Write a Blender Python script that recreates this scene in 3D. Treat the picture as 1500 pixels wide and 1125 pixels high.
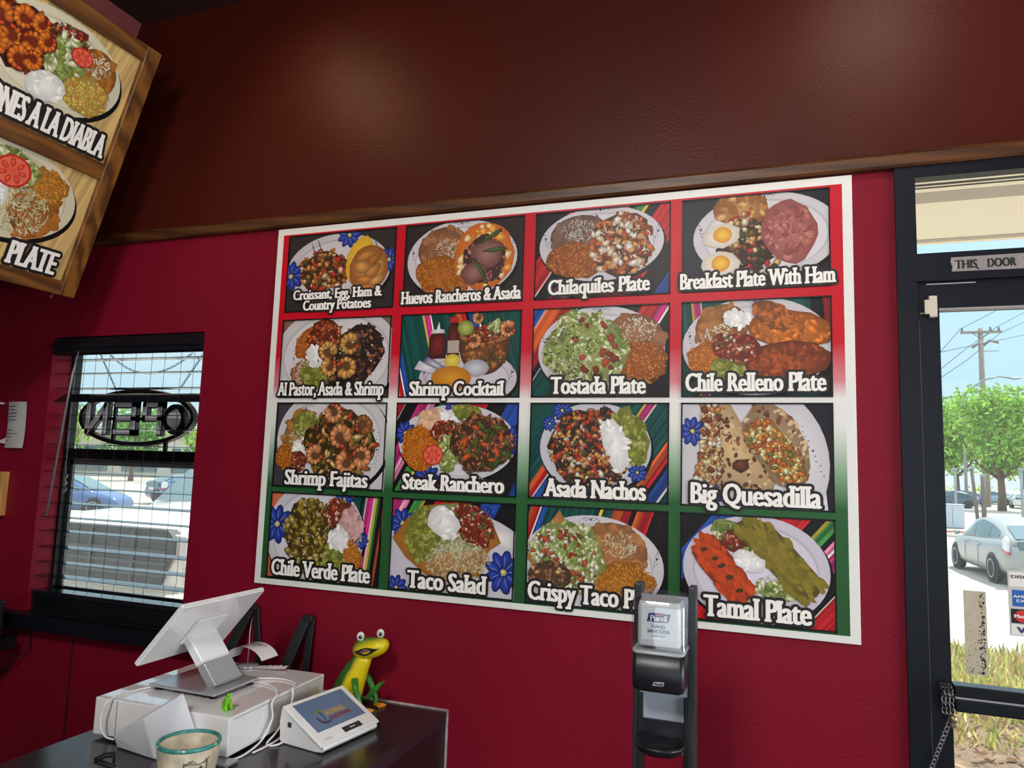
import bpy, bmesh, math, random
from mathutils import Vector, Matrix
random.seed(7)
S = bpy.context.scene
for o in list(bpy.data.objects): bpy.data.objects.remove(o)
PI = math.pi
# ---------------------------------------------------------------- camera (phone main lens, pitched up, slight roll)
cam = bpy.data.objects.new('camera', bpy.data.cameras.new('camera'))
S.collection.objects.link(cam)
cam.matrix_world = Matrix(((0.93956329, 0.00816928, 0.3422778, 0), (0.34084438, -0.11675181, -0.93284196, -2.07),
                           (0.03234091, 0.99312752, -0.11248016, 1.65), (0, 0, 0, 1)))
cam.data.sensor_width = 36; cam.data.lens = 36*1075.9/1500
cam.data.clip_start = 0.02; cam.data.clip_end = 500
S.camera = cam
# ---------------------------------------------------------------- colour management
S.view_settings.view_transform = 'Standard'; S.view_settings.look = 'None'
S.view_settings.exposure = 0.0; S.view_settings.gamma = 1; S.view_settings.use_curve_mapping = False
S.cycles.use_denoising = True
S.cycles.max_bounces = 10; S.cycles.transparent_max_bounces = 24; S.cycles.caustics_reflective = False; S.cycles.caustics_refractive = False
# ---------------------------------------------------------------- world: hazy blue sky with thin white cloud
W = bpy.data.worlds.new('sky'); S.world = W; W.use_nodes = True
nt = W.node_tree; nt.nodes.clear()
def N(t, **k):
    n = nt.nodes.new(t)
    for a, b in k.items(): setattr(n, a, b)
    return n
out = N('ShaderNodeOutputWorld'); bg = N('ShaderNodeBackground'); tc = N('ShaderNodeTexCoord')
sep = N('ShaderNodeSeparateXYZ'); rmp = N('ShaderNodeValToRGB'); nz = N('ShaderNodeTexNoise'); mp = N('ShaderNodeMapping')
r2 = N('ShaderNodeValToRGB'); mx = N('ShaderNodeMixRGB')
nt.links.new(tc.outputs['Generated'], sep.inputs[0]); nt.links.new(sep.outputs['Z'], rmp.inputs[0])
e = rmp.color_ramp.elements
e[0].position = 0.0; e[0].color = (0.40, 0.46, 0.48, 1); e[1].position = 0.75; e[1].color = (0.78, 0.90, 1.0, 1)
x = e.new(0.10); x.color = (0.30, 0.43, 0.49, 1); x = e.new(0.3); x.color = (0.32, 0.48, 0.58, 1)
nt.links.new(tc.outputs['Generated'], mp.inputs[0]); mp.inputs['Scale'].default_value = (1.2, 1.2, 4.5)
nt.links.new(mp.outputs[0], nz.inputs['Vector']); nz.inputs['Scale'].default_value = 2.3; nz.inputs['Detail'].default_value = 6
nt.links.new(nz.outputs['Fac'], r2.inputs[0]); r2.color_ramp.elements[0].position = 0.48; r2.color_ramp.elements[1].position = 0.78
nt.links.new(r2.outputs[0], mx.inputs[0]); nt.links.new(rmp.outputs[0], mx.inputs[1]); mx.inputs[2].default_value = (0.44, 0.48, 0.50, 1)
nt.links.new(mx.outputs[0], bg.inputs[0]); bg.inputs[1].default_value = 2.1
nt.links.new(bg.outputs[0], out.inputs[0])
# ---------------------------------------------------------------- sun, the room's own light and added fill lights
def lamp(name, kind, loc, target, energy, col=(1, 1, 1), **k):
    d = bpy.data.lights.new(name, kind); d.energy = energy; d.color = col
    for a, b in k.items(): setattr(d, a, b)
    o = bpy.data.objects.new(name, d); S.collection.objects.link(o); o.location = loc
    o.rotation_euler = (Vector(target)-Vector(loc)).to_track_quat('-Z', 'Y').to_euler()
    return o
lamp('sun', 'SUN', (6, 20, 30), (6-7.5, 20-13, 30-24), 6.6, (1, .93, .80), angle=0.01)
lamp('daylight_through_storefront', 'AREA', (3.55, -1.75, 1.65), (-1, -1.4, 1.55), 136, (.97, .99, 1), shape='RECTANGLE', size=2.0, size_y=2.3)
lamp('rear_fill_light', 'AREA', (0.6, -6.9, 1.6), (0, 0, 1.6), 34, (.95, .98, 1), shape='RECTANGLE', size=4.0, size_y=2.2)  # added soft fill from behind the camera, an unseen source
lamp('overhead_fill_light', 'AREA', (-.70, -2.75, 3.34), (-.60, -1.6, 0), 116, (1, .96, .90), shape='RECTANGLE', size=.6, size_y=1.1)  # added unseen overhead panel, placed so the bulkhead shades the left wall
lamp('ceiling_spot', 'SPOT', (-1.80, -0.725, 3.33), (-1.30, 0.0, 2.55), 14, (1, .62, .34), spot_size=1.5, spot_blend=0.9, shadow_soft_size=0.05)
lamp('ceiling_spot', 'SPOT', (0.334, -0.826, 3.33), (0.25, 0.0, 2.4), 22, (1, .80, .66), spot_size=1.5, spot_blend=0.9, shadow_soft_size=0.05)
lamp('menu_light', 'SPOT', (-1.0, -1.2, 3.33), (-2.2, -0.6, 2.6), 22, (1, .85, .62), spot_size=1.0, spot_blend=0.7, shadow_soft_size=0.06)
for nm, loc, tgt, sx, sy in (('window_portal', (-2.33, .16, 1.6), (-2.33, -1, 1.6), .74, .95), ('door_portal', (.85, .06, 1.4), (.85, -1, 1.4), 1.1, 2.3)):
    o = lamp(nm, 'AREA', loc, tgt, 0, shape='RECTANGLE', size=sx, size_y=sy); o.data.cycles.is_portal = True
# ---------------------------------------------------------------- helpers
def lin(c):
    f = lambda v: v/12.92 if v <= .04045 else ((v+.055)/1.055)**2.4
    return tuple(f(v/255.) for v in c)
MATS = {}
def mat(name, rgb, rough=.5, metal=0., spec=.5, bump=0., bscale=60., var=0., vscale=8., emit=0., trans=0., coat=0., alpha=1.):
    """procedural paint / plastic / metal with optional colour mottling and bump"""
    if name in MATS: return MATS[name]
    m = bpy.data.materials.new(name); m.use_nodes = True; t = m.node_tree; b = t.nodes['Principled BSDF']
    c = lin(rgb)
    b.inputs['Base Color'].default_value = (*c, 1); b.inputs['Roughness'].default_value = rough; b.inputs['Metallic'].default_value = metal
    b.inputs['Specular IOR Level'].default_value = spec; b.inputs['Transmission Weight'].default_value = trans; b.inputs['Coat Weight'].default_value = coat
    b.inputs['Alpha'].default_value = alpha
    if emit: b.inputs['Emission Color'].default_value = (*c, 1); b.inputs['Emission Strength'].default_value = emit
    co = t.nodes.new('ShaderNodeTexCoord')
    if var:
        n = t.nodes.new('ShaderNodeTexNoise'); n.inputs['Scale'].default_value = vscale; n.inputs['Detail'].default_value = 6
        t.links.new(co.outputs['Object'], n.inputs['Vector'])
        r = t.nodes.new('ShaderNodeValToRGB'); r.color_ramp.elements[0].position = .3; r.color_ramp.elements[1].position = .7
        r.color_ramp.elements[0].color = (*[v*(1-var) for v in c], 1); r.color_ramp.elements[1].color = (*[min(1, v*(1+var)) for v in c], 1)
        t.links.new(n.outputs['Fac'], r.inputs[0]); t.links.new(r.outputs[0], b.inputs['Base Color'])
    if bump:
        n = t.nodes.new('ShaderNodeTexNoise'); n.inputs['Scale'].default_value = bscale; n.inputs['Detail'].default_value = 3
        t.links.new(co.outputs['Object'], n.inputs['Vector'])
        u = t.nodes.new('ShaderNodeBump'); u.inputs['Strength'].default_value = bump; u.inputs['Distance'].default_value = .004
        t.links.new(n.outputs['Fac'], u.inputs['Height']); t.links.new(u.outputs[0], b.inputs['Normal'])
    MATS[name] = m; return m
def wood(name, a, b_, axis='X', scale=6., rough=.4, dist=4.):
    if name in MATS: return MATS[name]
    m = bpy.data.materials.new(name); m.use_nodes = True; t = m.node_tree; p = t.nodes['Principled BSDF']
    co = t.nodes.new('ShaderNodeTexCoord'); mp_ = t.nodes.new('ShaderNodeMapping'); w = t.nodes.new('ShaderNodeTexWave'); r = t.nodes.new('ShaderNodeValToRGB')
    mp_.inputs['Scale'].default_value = {'X': (.12, 1, 1), 'Y': (1, .12, 1), 'Z': (1, 1, .12)}[axis]
    w.wave_type = 'BANDS'; w.bands_direction = 'DIAGONAL'; w.inputs['Scale'].default_value = scale; w.inputs['Distortion'].default_value = dist
    w.inputs['Detail'].default_value = 3; w.inputs['Detail Scale'].default_value = 1.5
    t.links.new(co.outputs['Object'], mp_.inputs[0]); t.links.new(mp_.outputs[0], w.inputs['Vector']); t.links.new(w.outputs['Color'], r.inputs[0])
    r.color_ramp.elements[0].color = (*lin(a), 1); r.color_ramp.elements[1].color = (*lin(b_), 1)
    t.links.new(r.outputs[0], p.inputs['Base Color']); p.inputs['Roughness'].default_value = rough
    MATS[name] = m; return m
def glassmat(name, tint=(1, 1, 1), refl=.06, rough=.0, haze=0.):
    """thin pane: mostly clear, a little mirror reflection, optional pale translucent haze"""
    if name in MATS: return MATS[name]
    m = bpy.data.materials.new(name); m.use_nodes = True; t = m.node_tree; t.nodes.clear()
    o = t.nodes.new('ShaderNodeOutputMaterial'); tr = t.nodes.new('ShaderNodeBsdfTransparent'); g = t.nodes.new('ShaderNodeBsdfGlossy'); mxs = t.nodes.new('ShaderNodeMixShader')
    tr.inputs[0].default_value = (*tint, 1); g.inputs['Roughness'].default_value = rough; mxs.inputs[0].default_value = refl
    t.links.new(tr.outputs[0], mxs.inputs[1]); t.links.new(g.outputs[0], mxs.inputs[2]); last = mxs
    if haze:
        d = t.nodes.new('ShaderNodeBsdfTranslucent'); d.inputs[0].default_value = (.95, .97, 1, 1); m2 = t.nodes.new('ShaderNodeMixShader'); m2.inputs[0].default_value = haze
        t.links.new(last.outputs[0], m2.inputs[1]); t.links.new(d.outputs[0], m2.inputs[2]); last = m2
    t.links.new(last.outputs[0], o.inputs[0]); MATS[name] = m; return m
def printmat(name, rough=.45, emit=0.):
    """printed ink: colours come from the mesh's own colour layer"""
    if name in MATS: return MATS[name]
    m = bpy.data.materials.new(name); m.use_nodes = True; t = m.node_tree; b = t.nodes['Principled BSDF']
    a = t.nodes.new('ShaderNodeAttribute'); a.attribute_name = 'ink'; t.links.new(a.outputs['Color'], b.inputs['Base Color'])
    b.inputs['Roughness'].default_value = rough; b.inputs['Specular IOR Level'].default_value = .3
    if emit: t.links.new(a.outputs['Color'], b.inputs['Emission Color']); b.inputs['Emission Strength'].default_value = emit
    MATS[name] = m; return m
COL = S.collection
def tag(o, label=None, cat=None, group=None, kind=None):
    if label: o['label'] = label
    if cat: o['category'] = cat
    if group: o['group'] = group
    if kind: o['kind'] = kind
    return o
def thing(name, loc=(0, 0, 0), rz=0, label=None, cat=None, group=None, kind=None):
    o = bpy.data.objects.new(name, None); COL.objects.link(o); o.location = loc; o.rotation_euler = (0, 0, rz); o.empty_display_size = .05
    return tag(o, label, cat, group, kind)
def copy_tree(o, parent=None):
    c = o.copy(); COL.objects.link(c)
    if parent: c.parent = parent
    for ch in list(o.children): copy_tree(ch, c)
    return c
class MB:
    """collects shapes into ONE mesh"""
    def __init__(s): s.v = []; s.f = []; s.c = None; s.sm = []
    def add(s, v, f, smooth=False):
        n = len(s.v); s.v += [Vector(p) for p in v]; s.f += [tuple(i+n for i in q) for q in f]; s.sm += [smooth]*len(f); return s
    def box(s, c, d, rot=None, bev=0.):
        bm = bmesh.new(); bmesh.ops.create_cube(bm, size=1)
        for p in bm.verts: p.co = Vector((p.co.x*d[0], p.co.y*d[1], p.co.z*d[2]))
        if bev: bmesh.ops.bevel(bm, geom=bm.edges[:], offset=bev, segments=2, affect='EDGES', profile=.6)
        bm.verts.index_update(); M = rot.to_matrix() if hasattr(rot, 'to_matrix') else (rot or Matrix.Identity(3))
        s.add([M @ p.co + Vector(c) for p in bm.verts], [[q.index for q in f.verts] for f in bm.faces]); bm.free(); return s
    def b2(s, lo, hi, bev=0.):
        return s.box([(a+b)/2 for a, b in zip(lo, hi)], [abs(b-a) for a, b in zip(lo, hi)], None, bev)
    def prism(s, pts, ext, org=(0, 0, 0), U=(1, 0, 0), V=(0, 0, 1), Nn=(0, 1, 0), smooth=False):
        """polygon (u,v) extruded by ext along Nn"""
        U, V, Nn, org = Vector(U), Vector(V), Vector(Nn), Vector(org); n = len(pts)
        a = [org+U*p[0]+V*p[1] for p in pts]; b = [p+Nn*ext for p in a]
        s.add(a+b, [tuple(range(n)), tuple(range(2*n-1, n-1, -1))]); k = len(s.v)-2*n
        for i in range(n): s.f.append((k+i, k+(i+1) % n, k+n+(i+1) % n, k+n+i)); s.sm.append(smooth)
        return s
    def tube(s, path, r, n=8, cap=True, smooth=True):
        path = [Vector(p) for p in path]; rs = r if isinstance(r, (list, tuple)) else [r]*len(path); rings = []; up = None
        for i, p in enumerate(path):
            d = (path[min(i+1, len(path)-1)]-path[max(i-1, 0)]).normalized()
            if up is None: up = Vector((0, 0, 1)) if abs(d.z) < .9 else Vector((1, 0, 0))
            a = d.cross(up).normalized(); up = a.cross(d).normalized()
            rings.append([p+(a*math.cos(2*PI*k/n)+up*math.sin(2*PI*k/n))*rs[i] for k in range(n)])
        return s.loft(rings, cap, smooth)
    def loft(s, rings, cap=True, smooth=True, closed=True):
        n = len(rings[0]); v = [p for r in rings for p in r]; f = []
        for i in range(len(rings)-1):
            for k in range(n if closed else n-1):
                f.append((i*n+k, i*n+(k+1) % n, (i+1)*n+(k+1) % n, (i+1)*n+k))
        s.add(v, f, smooth)
        if cap and closed:
            k = len(s.v)-len(v); s.f.append(tuple(k+i for i in range(n-1, -1, -1))); s.f.append(tuple(k+(len(rings)-1)*n+i for i in range(n))); s.sm += [False]*2
        return s
    def lathe(s, prof, c=(0, 0, 0), n=24, sx=1., sy=1., smooth=True, cap=True):
        return s.loft([[Vector((c[0]+r*sx*math.cos(2*PI*k/n), c[1]+r*sy*math.sin(2*PI*k/n), c[2]+z)) for k in range(n)] for r, z in prof], cap, smooth)
    def ell(s, c, r, rot=None, n=16, m=10):
        M = rot.to_matrix() if rot else Matrix.Identity(3)
        return s.loft([[M @ Vector((r[0]*math.sin(t)*math.cos(2*PI*k/n), r[1]*math.sin(t)*math.sin(2*PI*k/n), r[2]*math.cos(t)))+Vector(c) for k in range(n)]
                       for t in [PI*(i+.02)/(m+.04) for i in range(m+1)]])
    def build(s, name, m, parent=None, world=False, smooth=None, org=None, bevel=0.):
        me = bpy.data.meshes.new(name); vs = s.v
        o = bpy.data.objects.new(name, me); COL.objects.link(o)
        if parent is not None:
            o.parent = parent
            if world:
                off = Vector((0, 0, 0)); q = parent
                while q is not None: off = off+Vector(q.location); q = q.parent
                vs = [p-off for p in vs]
        elif org == 'base':
            lo = [min(p[i] for p in vs) for i in range(3)]; hi = [max(p[i] for p in vs) for i in range(3)]
            off = Vector(((lo[0]+hi[0])/2, (lo[1]+hi[1])/2, lo[2])); vs = [p-off for p in vs]; o.location = off
        me.from_pydata([tuple(p) for p in vs], [], s.f); me.materials.append(m)
        bm = bmesh.new(); bm.from_mesh(me); bmesh.ops.recalc_face_normals(bm, faces=bm.faces); bm.to_mesh(me); bm.free()
        me.polygons.foreach_set('use_smooth', [bool(q) if smooth is None else smooth for q in s.sm])
        if s.c is not None:
            at = me.color_attributes.new('ink', 'FLOAT_COLOR', 'POINT'); flat = []
            for q in s.c: flat += [q[0], q[1], q[2], 1.]
            at.data.foreach_set('color', flat)
        if bevel:
            bv = o.modifiers.new('bevel', 'BEVEL'); bv.width = bevel; bv.segments = 2; bv.limit_method = 'ANGLE'
        return o
# lettering: the built-in face, condensed, thickened sideways and given slab serifs
TXT = {}
def glyphs(s, serif=True):
    key = (s, serif)
    if key in TXT: return TXT[key]
    cu = bpy.data.curves.new('t', 'FONT'); cu.body = s; cu.resolution_u = 3
    o = bpy.data.objects.new('t', cu); COL.objects.link(o); dg = bpy.context.evaluated_depsgraph_get(); dg.update()
    me = o.evaluated_get(dg).to_mesh(); v = [(p.co.x, p.co.y, 0.) for p in me.vertices]; f = [tuple(q.vertices) for q in me.polygons]
    o.evaluated_get(dg).to_mesh_clear(); bpy.data.objects.remove(o); bpy.data.curves.remove(cu)
    if serif:
        cnt = {}
        for q in f:
            for i in range(len(q)):
                k = tuple(sorted((q[i], q[(i+1) % len(q)]))); cnt.setdefault(k, []).append(q)
        for (a, b), fs in list(cnt.items()):
            if len(fs) != 1: continue
            (xa, ya, _), (xb, yb, _) = v[a], v[b]
            if abs(ya-yb) < .004 and .03 < abs(xa-xb) < .16 and (abs(ya) < .02 or ya > .45 or ya < -.12):
                cyy = sum(v[i][1] for i in fs[0])/len(fs[0]); t = .075 if cyy > ya else -.075; ex = .055
                n = len(v); x0, x1 = min(xa, xb)-ex, max(xa, xb)+ex
                v += [(x0, ya, 5e-6), (x1, ya, 5e-6), (x1, ya+t, 5e-6), (x0, ya+t, 5e-6)]; f.append((n, n+1, n+2, n+3))
    TXT[key] = (v, f); return v, f
def text_shape(s, x0, x1, y0, cap, serif=True, bold=.0, boldy=0.):
    """2-D verts and faces of s fitted between x0 and x1, baseline y0, cap height cap"""
    v, f = glyphs(s, serif); lo = min(p[0] for p in v); hi = max(p[0] for p in v); hc = max(p[1] for p in glyphs('H', False)[0])
    k = (x1-x0-2*bold)/(hi-lo); j = cap/hc
    base = [((p[0]-lo)*k+x0+bold, p[1]*j+y0, p[2]) for p in v]; V, F = [], []
    offs = [(0, 0)] if not bold else [(-bold, 0), (-bold/2, 0), (0, 0), (bold/2, 0), (bold, 0)]
    if boldy: offs += [(0, boldy), (0, -boldy), (bold*.7, boldy*.7), (-bold*.7, -boldy*.7), (bold*.7, -boldy*.7), (-bold*.7, boldy*.7)]
    for dx, dy in offs:
        n = len(V); V += [(a+dx, b+dy, len(V)/max(1, len(base))*1.2e-5+c) for a, b, c in base]; F += [tuple(i+n for i in q) for q in f]
    return V, F
def flat_text(s, name, m, parent, org, U, V, x0, x1, y0, cap, serif=False, bold=0., boldy=0.):
    v, f = text_shape(s, x0, x1, y0, cap, serif, bold, boldy); org, U, V = Vector(org), Vector(U), Vector(V); b = MB()
    n_ = U.cross(V).normalized(); b.add([org+U*p[0]+V*p[1]+n_*p[2] for p in v], f); return b.build(name, m, parent)
# ================================================================ ROOM SHELL
def wallmat():
    m = bpy.data.materials.new('two_tone_wall_paint'); m.use_nodes = True; t = m.node_tree; b = t.nodes['Principled BSDF']
    co = t.nodes.new('ShaderNodeTexCoord'); sp = t.nodes.new('ShaderNodeSeparateXYZ'); mth = t.nodes.new('ShaderNodeMath'); mth.operation = 'GREATER_THAN'; mth.inputs[1].default_value = 2.48
    mx_ = t.nodes.new('ShaderNodeMixRGB'); n = t.nodes.new('ShaderNodeTexNoise'); n.inputs['Scale'].default_value = 3.; n.inputs['Detail'].default_value = 5
    hs = t.nodes.new('ShaderNodeMixRGB'); hs.blend_type = 'MULTIPLY'; hs.inputs[0].default_value = .25
    t.links.new(co.outputs['Object'], sp.inputs[0]); t.links.new(sp.outputs['Z'], mth.inputs[0]); t.links.new(mth.outputs[0], mx_.inputs[0])
    mx_.inputs[1].default_value = (*lin((132, 19, 42)), 1); mx_.inputs[2].default_value = (*lin((76, 24, 15)), 1)
    t.links.new(co.outputs['Object'], n.inputs['Vector']); t.links.new(mx_.outputs[0], hs.inputs[1]); t.links.new(n.outputs['Fac'], hs.inputs[2])
    t.links.new(hs.outputs[0], b.inputs['Base Color']); b.inputs['Roughness'].default_value = .40; b.inputs['Specular IOR Level'].default_value = .16
    n2 = t.nodes.new('ShaderNodeTexNoise'); n2.inputs['Scale'].default_value = 130.; n2.inputs['Detail'].default_value = 2; u = t.nodes.new('ShaderNodeBump')
    u.inputs['Strength'].default_value = .35; u.inputs['Distance'].default_value = .003
    t.links.new(co.outputs['Object'], n2.inputs['Vector']); t.links.new(n2.outputs['Fac'], u.inputs['Height']); t.links.new(u.outputs[0], b.inputs['Normal'])
    return m
WALL = wallmat()
def st(o): o['kind'] = 'structure'; return o
XL, XR, YB, ZC = -4.6, 3.7, -7.1, 3.36
WX0, WX1, WZ0, WZ1 = -2.69, -1.945, 1.05, 2.10          # window opening
DX0, DX1, DZ1 = .285, 1.42, 2.494                        # door opening
b = MB()
for lo, hi in (((XL, 0, 0), (WX0, .13, ZC)), ((WX0, 0, 0), (WX1, .13, WZ0)), ((WX0, 0, WZ1), (WX1, .13, ZC)), ((WX1, 0, 0), (DX0, .13, ZC)), ((DX0, 0, DZ1), (DX1, .13, ZC)), ((DX1, 0, 0), (XR, .13, ZC))): b.b2(lo, hi)
st(b.build('wall_back', WALL))
dark_red = mat('side_wall_paint', (120, 28, 44), .5, bump=.2, bscale=130)
b = MB().b2((XL-.15, YB, 0), (XL, 0, ZC)); st(b.build('wall_left', mat('kitchen_wall_paint', (70, 22, 30), .6)))
b = MB()
for lo, hi in (((XR, YB, 0), (XR+.15, -4.5, ZC)), ((XR, -.75, 0), (XR+.15, .13, ZC)), ((XR, -4.5, 0), (XR+.15, -.75, .45)), ((XR, -4.5, 2.85), (XR+.15, -.75, ZC))): b.b2(lo, hi)
st(b.build('wall_right', dark_red))
b = MB()
for lo, hi in (((XL, YB-.15, 0), (-1.4, YB, ZC)), ((2.6, YB-.15, 0), (XR, YB, ZC)), ((-1.4, YB-.15, 0), (2.6, YB, .45)), ((-1.4, YB-.15, 2.75), (2.6, YB, ZC))): b.b2(lo, hi)
st(b.build('wall_front', dark_red))
st(MB().b2((XL, YB, -.1), (XR, .2, 0)).build('floor', mat('floor_tile', (88, 60, 52), .45, var=.2)))
st(MB().b2((XL, YB, ZC), (XR, .2, ZC+.1)).build('ceiling', mat('ceiling_paint', (60, 24, 20), .8)))
# picture rail between the two paints
railm = wood('rail_wood', (62, 34, 13), (92, 54, 22), 'X', 14, .4)
MB().prism([(0, 0), (-.018, 0), (-.022, .006), (-.022, .032), (-.014, .042), (0, .044)], XR-XL-.02, (XL+.01, 0, 2.455), (0, 1, 0), (0, 0, 1), (1, 0, 0)).build('trim_1', railm)['kind'] = 'structure'
# ledge under the window
MB().b2((-4.5, -.055, .998), (-1.78, 0, 1.0505), .004).build('trim_2', mat('ledge_paint', (16, 18, 26), .35))['kind'] = 'structure'
MB().b2((-2.4385, -.004, 0), (-2.4335, 0, .99)).build('trim_3', mat('panel_seam', (58, 14, 26), .6))['kind'] = 'structure'
# leaning bulkhead that carries the menu board
AX, AZ, BX, BZ = -2.052, 3.063, -2.360, 2.196
vd = Vector((AX-BX, 0, AZ-BZ)).normalized(); nd = Vector((vd.z, 0, -vd.x))
P0 = Vector((BX, 0, BZ))-nd*.05; P1 = P0+vd*.986
pts = [(P0.x+vd.x*.05, P0.z+vd.z*.05), (P1.x, P1.z), (P1.x-.55, P1.z), (P0.x-.5, P0.z+.05)]
st(MB().prism(pts, 3.83, (0, -4.1, 0), (1, 0, 0), (0, 0, 1), (0, 1, 0)).build('trim_4', mat('bulkhead_paint', (96, 36, 40), .6)))

# ---------------------------------------------------------------- window
black = mat('black_aluminium', (20, 21, 26), .35, .3)
win = thing('window_1', (-2.3175, .13, WZ0), kind='structure')
b = MB()
for lo, hi in (((WX0, .087, WZ0), (WX0+.012, .126, WZ1)), ((WX1-.03, .087, WZ0), (WX1, .126, WZ1)), ((WX0, .085, WZ1-.05), (WX1, .126, WZ1)), ((WX0, .085, WZ0), (WX1, .126, WZ0+.06)), ((WX0+.012, .108, 1.622), (WX1-.03, .124, 1.668))): b.b2(lo, hi)
b.build('window_frame', black, win, True)
b = MB()
for lo, hi in (((WX0+.012, .113, WZ0+.06), (WX0+.028, .124, 1.622)), ((WX1-.05, .113, WZ0+.06), (WX1-.03, .124, 1.622)), ((WX0+.012, .113, 1.605), (WX1-.03, .124, 1.622)), ((WX0+.012, .113, WZ0+.06), (WX1-.03, .124, WZ0+.08))): b.b2(lo, hi)
b.build('sash', mat('sash_metal', (90, 92, 96), .4, .5), win, True)
MB().b2((WX0+.028, .116, WZ0+.08), (WX1-.05, .119, 1.605)).build('pane', glassmat('window_glass_low', (.95, .98, 1), .04, 0, .05), win, True)
MB().b2((WX0+.012, .117, 1.668), (WX1-.03, .120, WZ1-.05)).build('pane', glassmat('window_glass_up', (.96, .99, 1), .05, 0, .02), win, True)
MB().b2((WX0, .0, WZ0), (WX1, .087, WZ0+.003)).build('sill', black, win, True)
MB().b2((-2.20, .106, 1.66), (-2.185, .1155, 1.70)).build('sash_latch', black, win, True)
# ---------------------------------------------------------------- venetian blind
bl = thing('venetian_blind', (-2.3175, .03, 2.1), label='black venetian blind with open slats hanging inside the window', cat='blind')
slat_m = mat('black_slat', (24, 26, 32), .18, 0., .7)
MB().prism([(0, 0), (.012, .008), (.012, .02), (.02, .028), (.02, .045), (.012, .053), (.012, .066), (0, .07)], WX1-WX0-.008, (WX0+.004, -.002+.012, 2.028), (0, -1, 0), (0, 0, 1), (1, 0, 0)).build('valance', slat_m, bl, True)
MB().b2((WX0+.006, .012, 2.045), (WX1-.006, .066, 2.096)).build('headrail', slat_m, bl, True)
SZ = [2.013, 1.957, 1.901, 1.868, 1.797, 1.741, 1.685, 1.629, 1.573, 1.516, 1.461, 1.404, 1.349, 1.292, 1.237, 1.181]
for i, z in enumerate(SZ):
    tilt = .62 if i == 3 else (.02+.03*math.sin(i*2.1)); sag = .003*math.sin(i*1.7)
    r = []
    for k in range(7):
        q = (k/6-.5)*.06; yy = .040+q*math.cos(tilt); zz = z+q*math.sin(tilt)+.0012*(1-(q/.03)**2)
        r.append((yy, zz))
    lo = [(p[0], p[1]-.0018) for p in reversed(r)]
    MB().prism(r+lo, WX1-WX0-.016, (WX0+.008, 0, sag), (0, 1, 0), (0, 0, 1), (1, 0, 0)).build('slat', slat_m, bl, True)
for i in range(6):
    MB().b2((WX0+.008, .012, WZ0+.004+i*.009), (WX1-.008, .070, WZ0+.0105+i*.009)).build('slat', slat_m, bl, True)
MB().b2((WX0+.006, .008, WZ0+.058), (WX1-.006, .072, WZ0+.078), .003).build('bottom_rail', slat_m, bl, True)
cordm = mat('black_cord', (16, 16, 18), .8)
for x in (-2.60, -2.47, -2.335, -2.19, -2.05):
    for y in (.0095, .0705):
        MB().tube([(x, y, 2.045), (x, y, 1.6), (x+.002, y, 1.2), (x+(.012 if y < .03 else -.01), y, WZ0+.10), (x, y, WZ0+.074)], .0008, 5).build('ladder_cord', cordm, bl, True)
MB().tube([(-2.548, -.004, 2.04), (-2.560, -.012, 1.95), (-2.619, -.014, 1.41)], [.002, .0042, .0042], 8).build('tilt_wand', mat('clear_wand', (120, 122, 126), .25, .2), bl, True)
MB().tube([(-2.658, .078, 2.03), (-2.66, .080, 1.60), (-2.655, .080, 1.55), (-2.662, .080, 1.49)], .0015, 6).tube([(-2.655+.010*math.sin(i*1.3), .080, 1.565-.0055*i) for i in range(14)], .0035, 6).build('pull_cord', mat('grey_cord', (150, 150, 150), .7), bl, True)
# ---------------------------------------------------------------- OPEN sign, read from behind
sg = thing('open_sign', (-2.34, .1, 1.79), label='oval black neon OPEN sign seen from behind in the window', cat='sign')
bm_ = mat('sign_black', (14, 14, 17), .4); si = mat('sign_silver_back', (224, 220, 224), .35, .1)
ring = []
for k in range(48):
    a = 2*PI*k/48; cxr, czr = -2.34+.282*math.cos(a), 1.793+.102*math.sin(a)
    ux, uz = math.cos(a), math.sin(a)
    ring.append([Vector((cxr+ux*p, .1+q, czr+uz*p)) for p, q in ((-.008, -.010), (.008, -.010), (.010, .012), (-.010, .012))])
ring.append(ring[0]); MB().loft(ring, False, False).build('oval_border', bm_, sg, True)
def bar(b_, p, q, w, y0, y1):
    d = Vector((q[0]-p[0], 0, q[1]-p[1])); L = d.length; d.normalize(); pr = Vector((-d.z, 0, d.x))*w/2; o_ = Vector((p[0], 0, p[1])); e_ = Vector((q[0], 0, q[1]))
    pts_ = [o_-pr-d*w/2, e_-pr+d*w/2, e_+pr+d*w/2, o_+pr-d*w/2]
    b_.prism([(p_.x, p_.z) for p_ in pts_], y1-y0, (0, y0, 0)); return b_
zt, zb = 1.842, 1.736
LET = {'N': [((-2.58, zb), (-2.58, zt)), ((-2.58, zb), (-2.49, zt)), ((-2.49, zb), (-2.49, zt))],
       'E': [((-2.345, zb), (-2.345, zt)), ((-2.43, zt), (-2.345, zt)), ((-2.42, 1.789), (-2.345, 1.789)), ((-2.43, zb), (-2.345, zb))],
       'P': [((-2.215, zb), (-2.215, zt)), ((-2.29, zt), (-2.215, zt)), ((-2.29, 1.79), (-2.215, 1.79)), ((-2.29, 1.79), (-2.29, zt))]}
for ch, bars in LET.items():
    kb, ks = MB(), MB()
    for p, q in bars: bar(kb, p, q, .026, .094, .112)
    for p, q in bars: bar(ks, p, q, .017, .088, .0935)
    L_ = kb.build('letter_channel', bm_, sg, True); ks.build('letter_back', si, sg, True)
ring = []
for k in range(33):
    a = 2*PI*k/32; ring.append([Vector((-2.143+(.042+p)*math.cos(a), q, 1.788+(.048+p)*math.sin(a))) for p, q in ((-.009, .09), (.009, .09), (.011, .112), (-.011, .112))])
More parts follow.
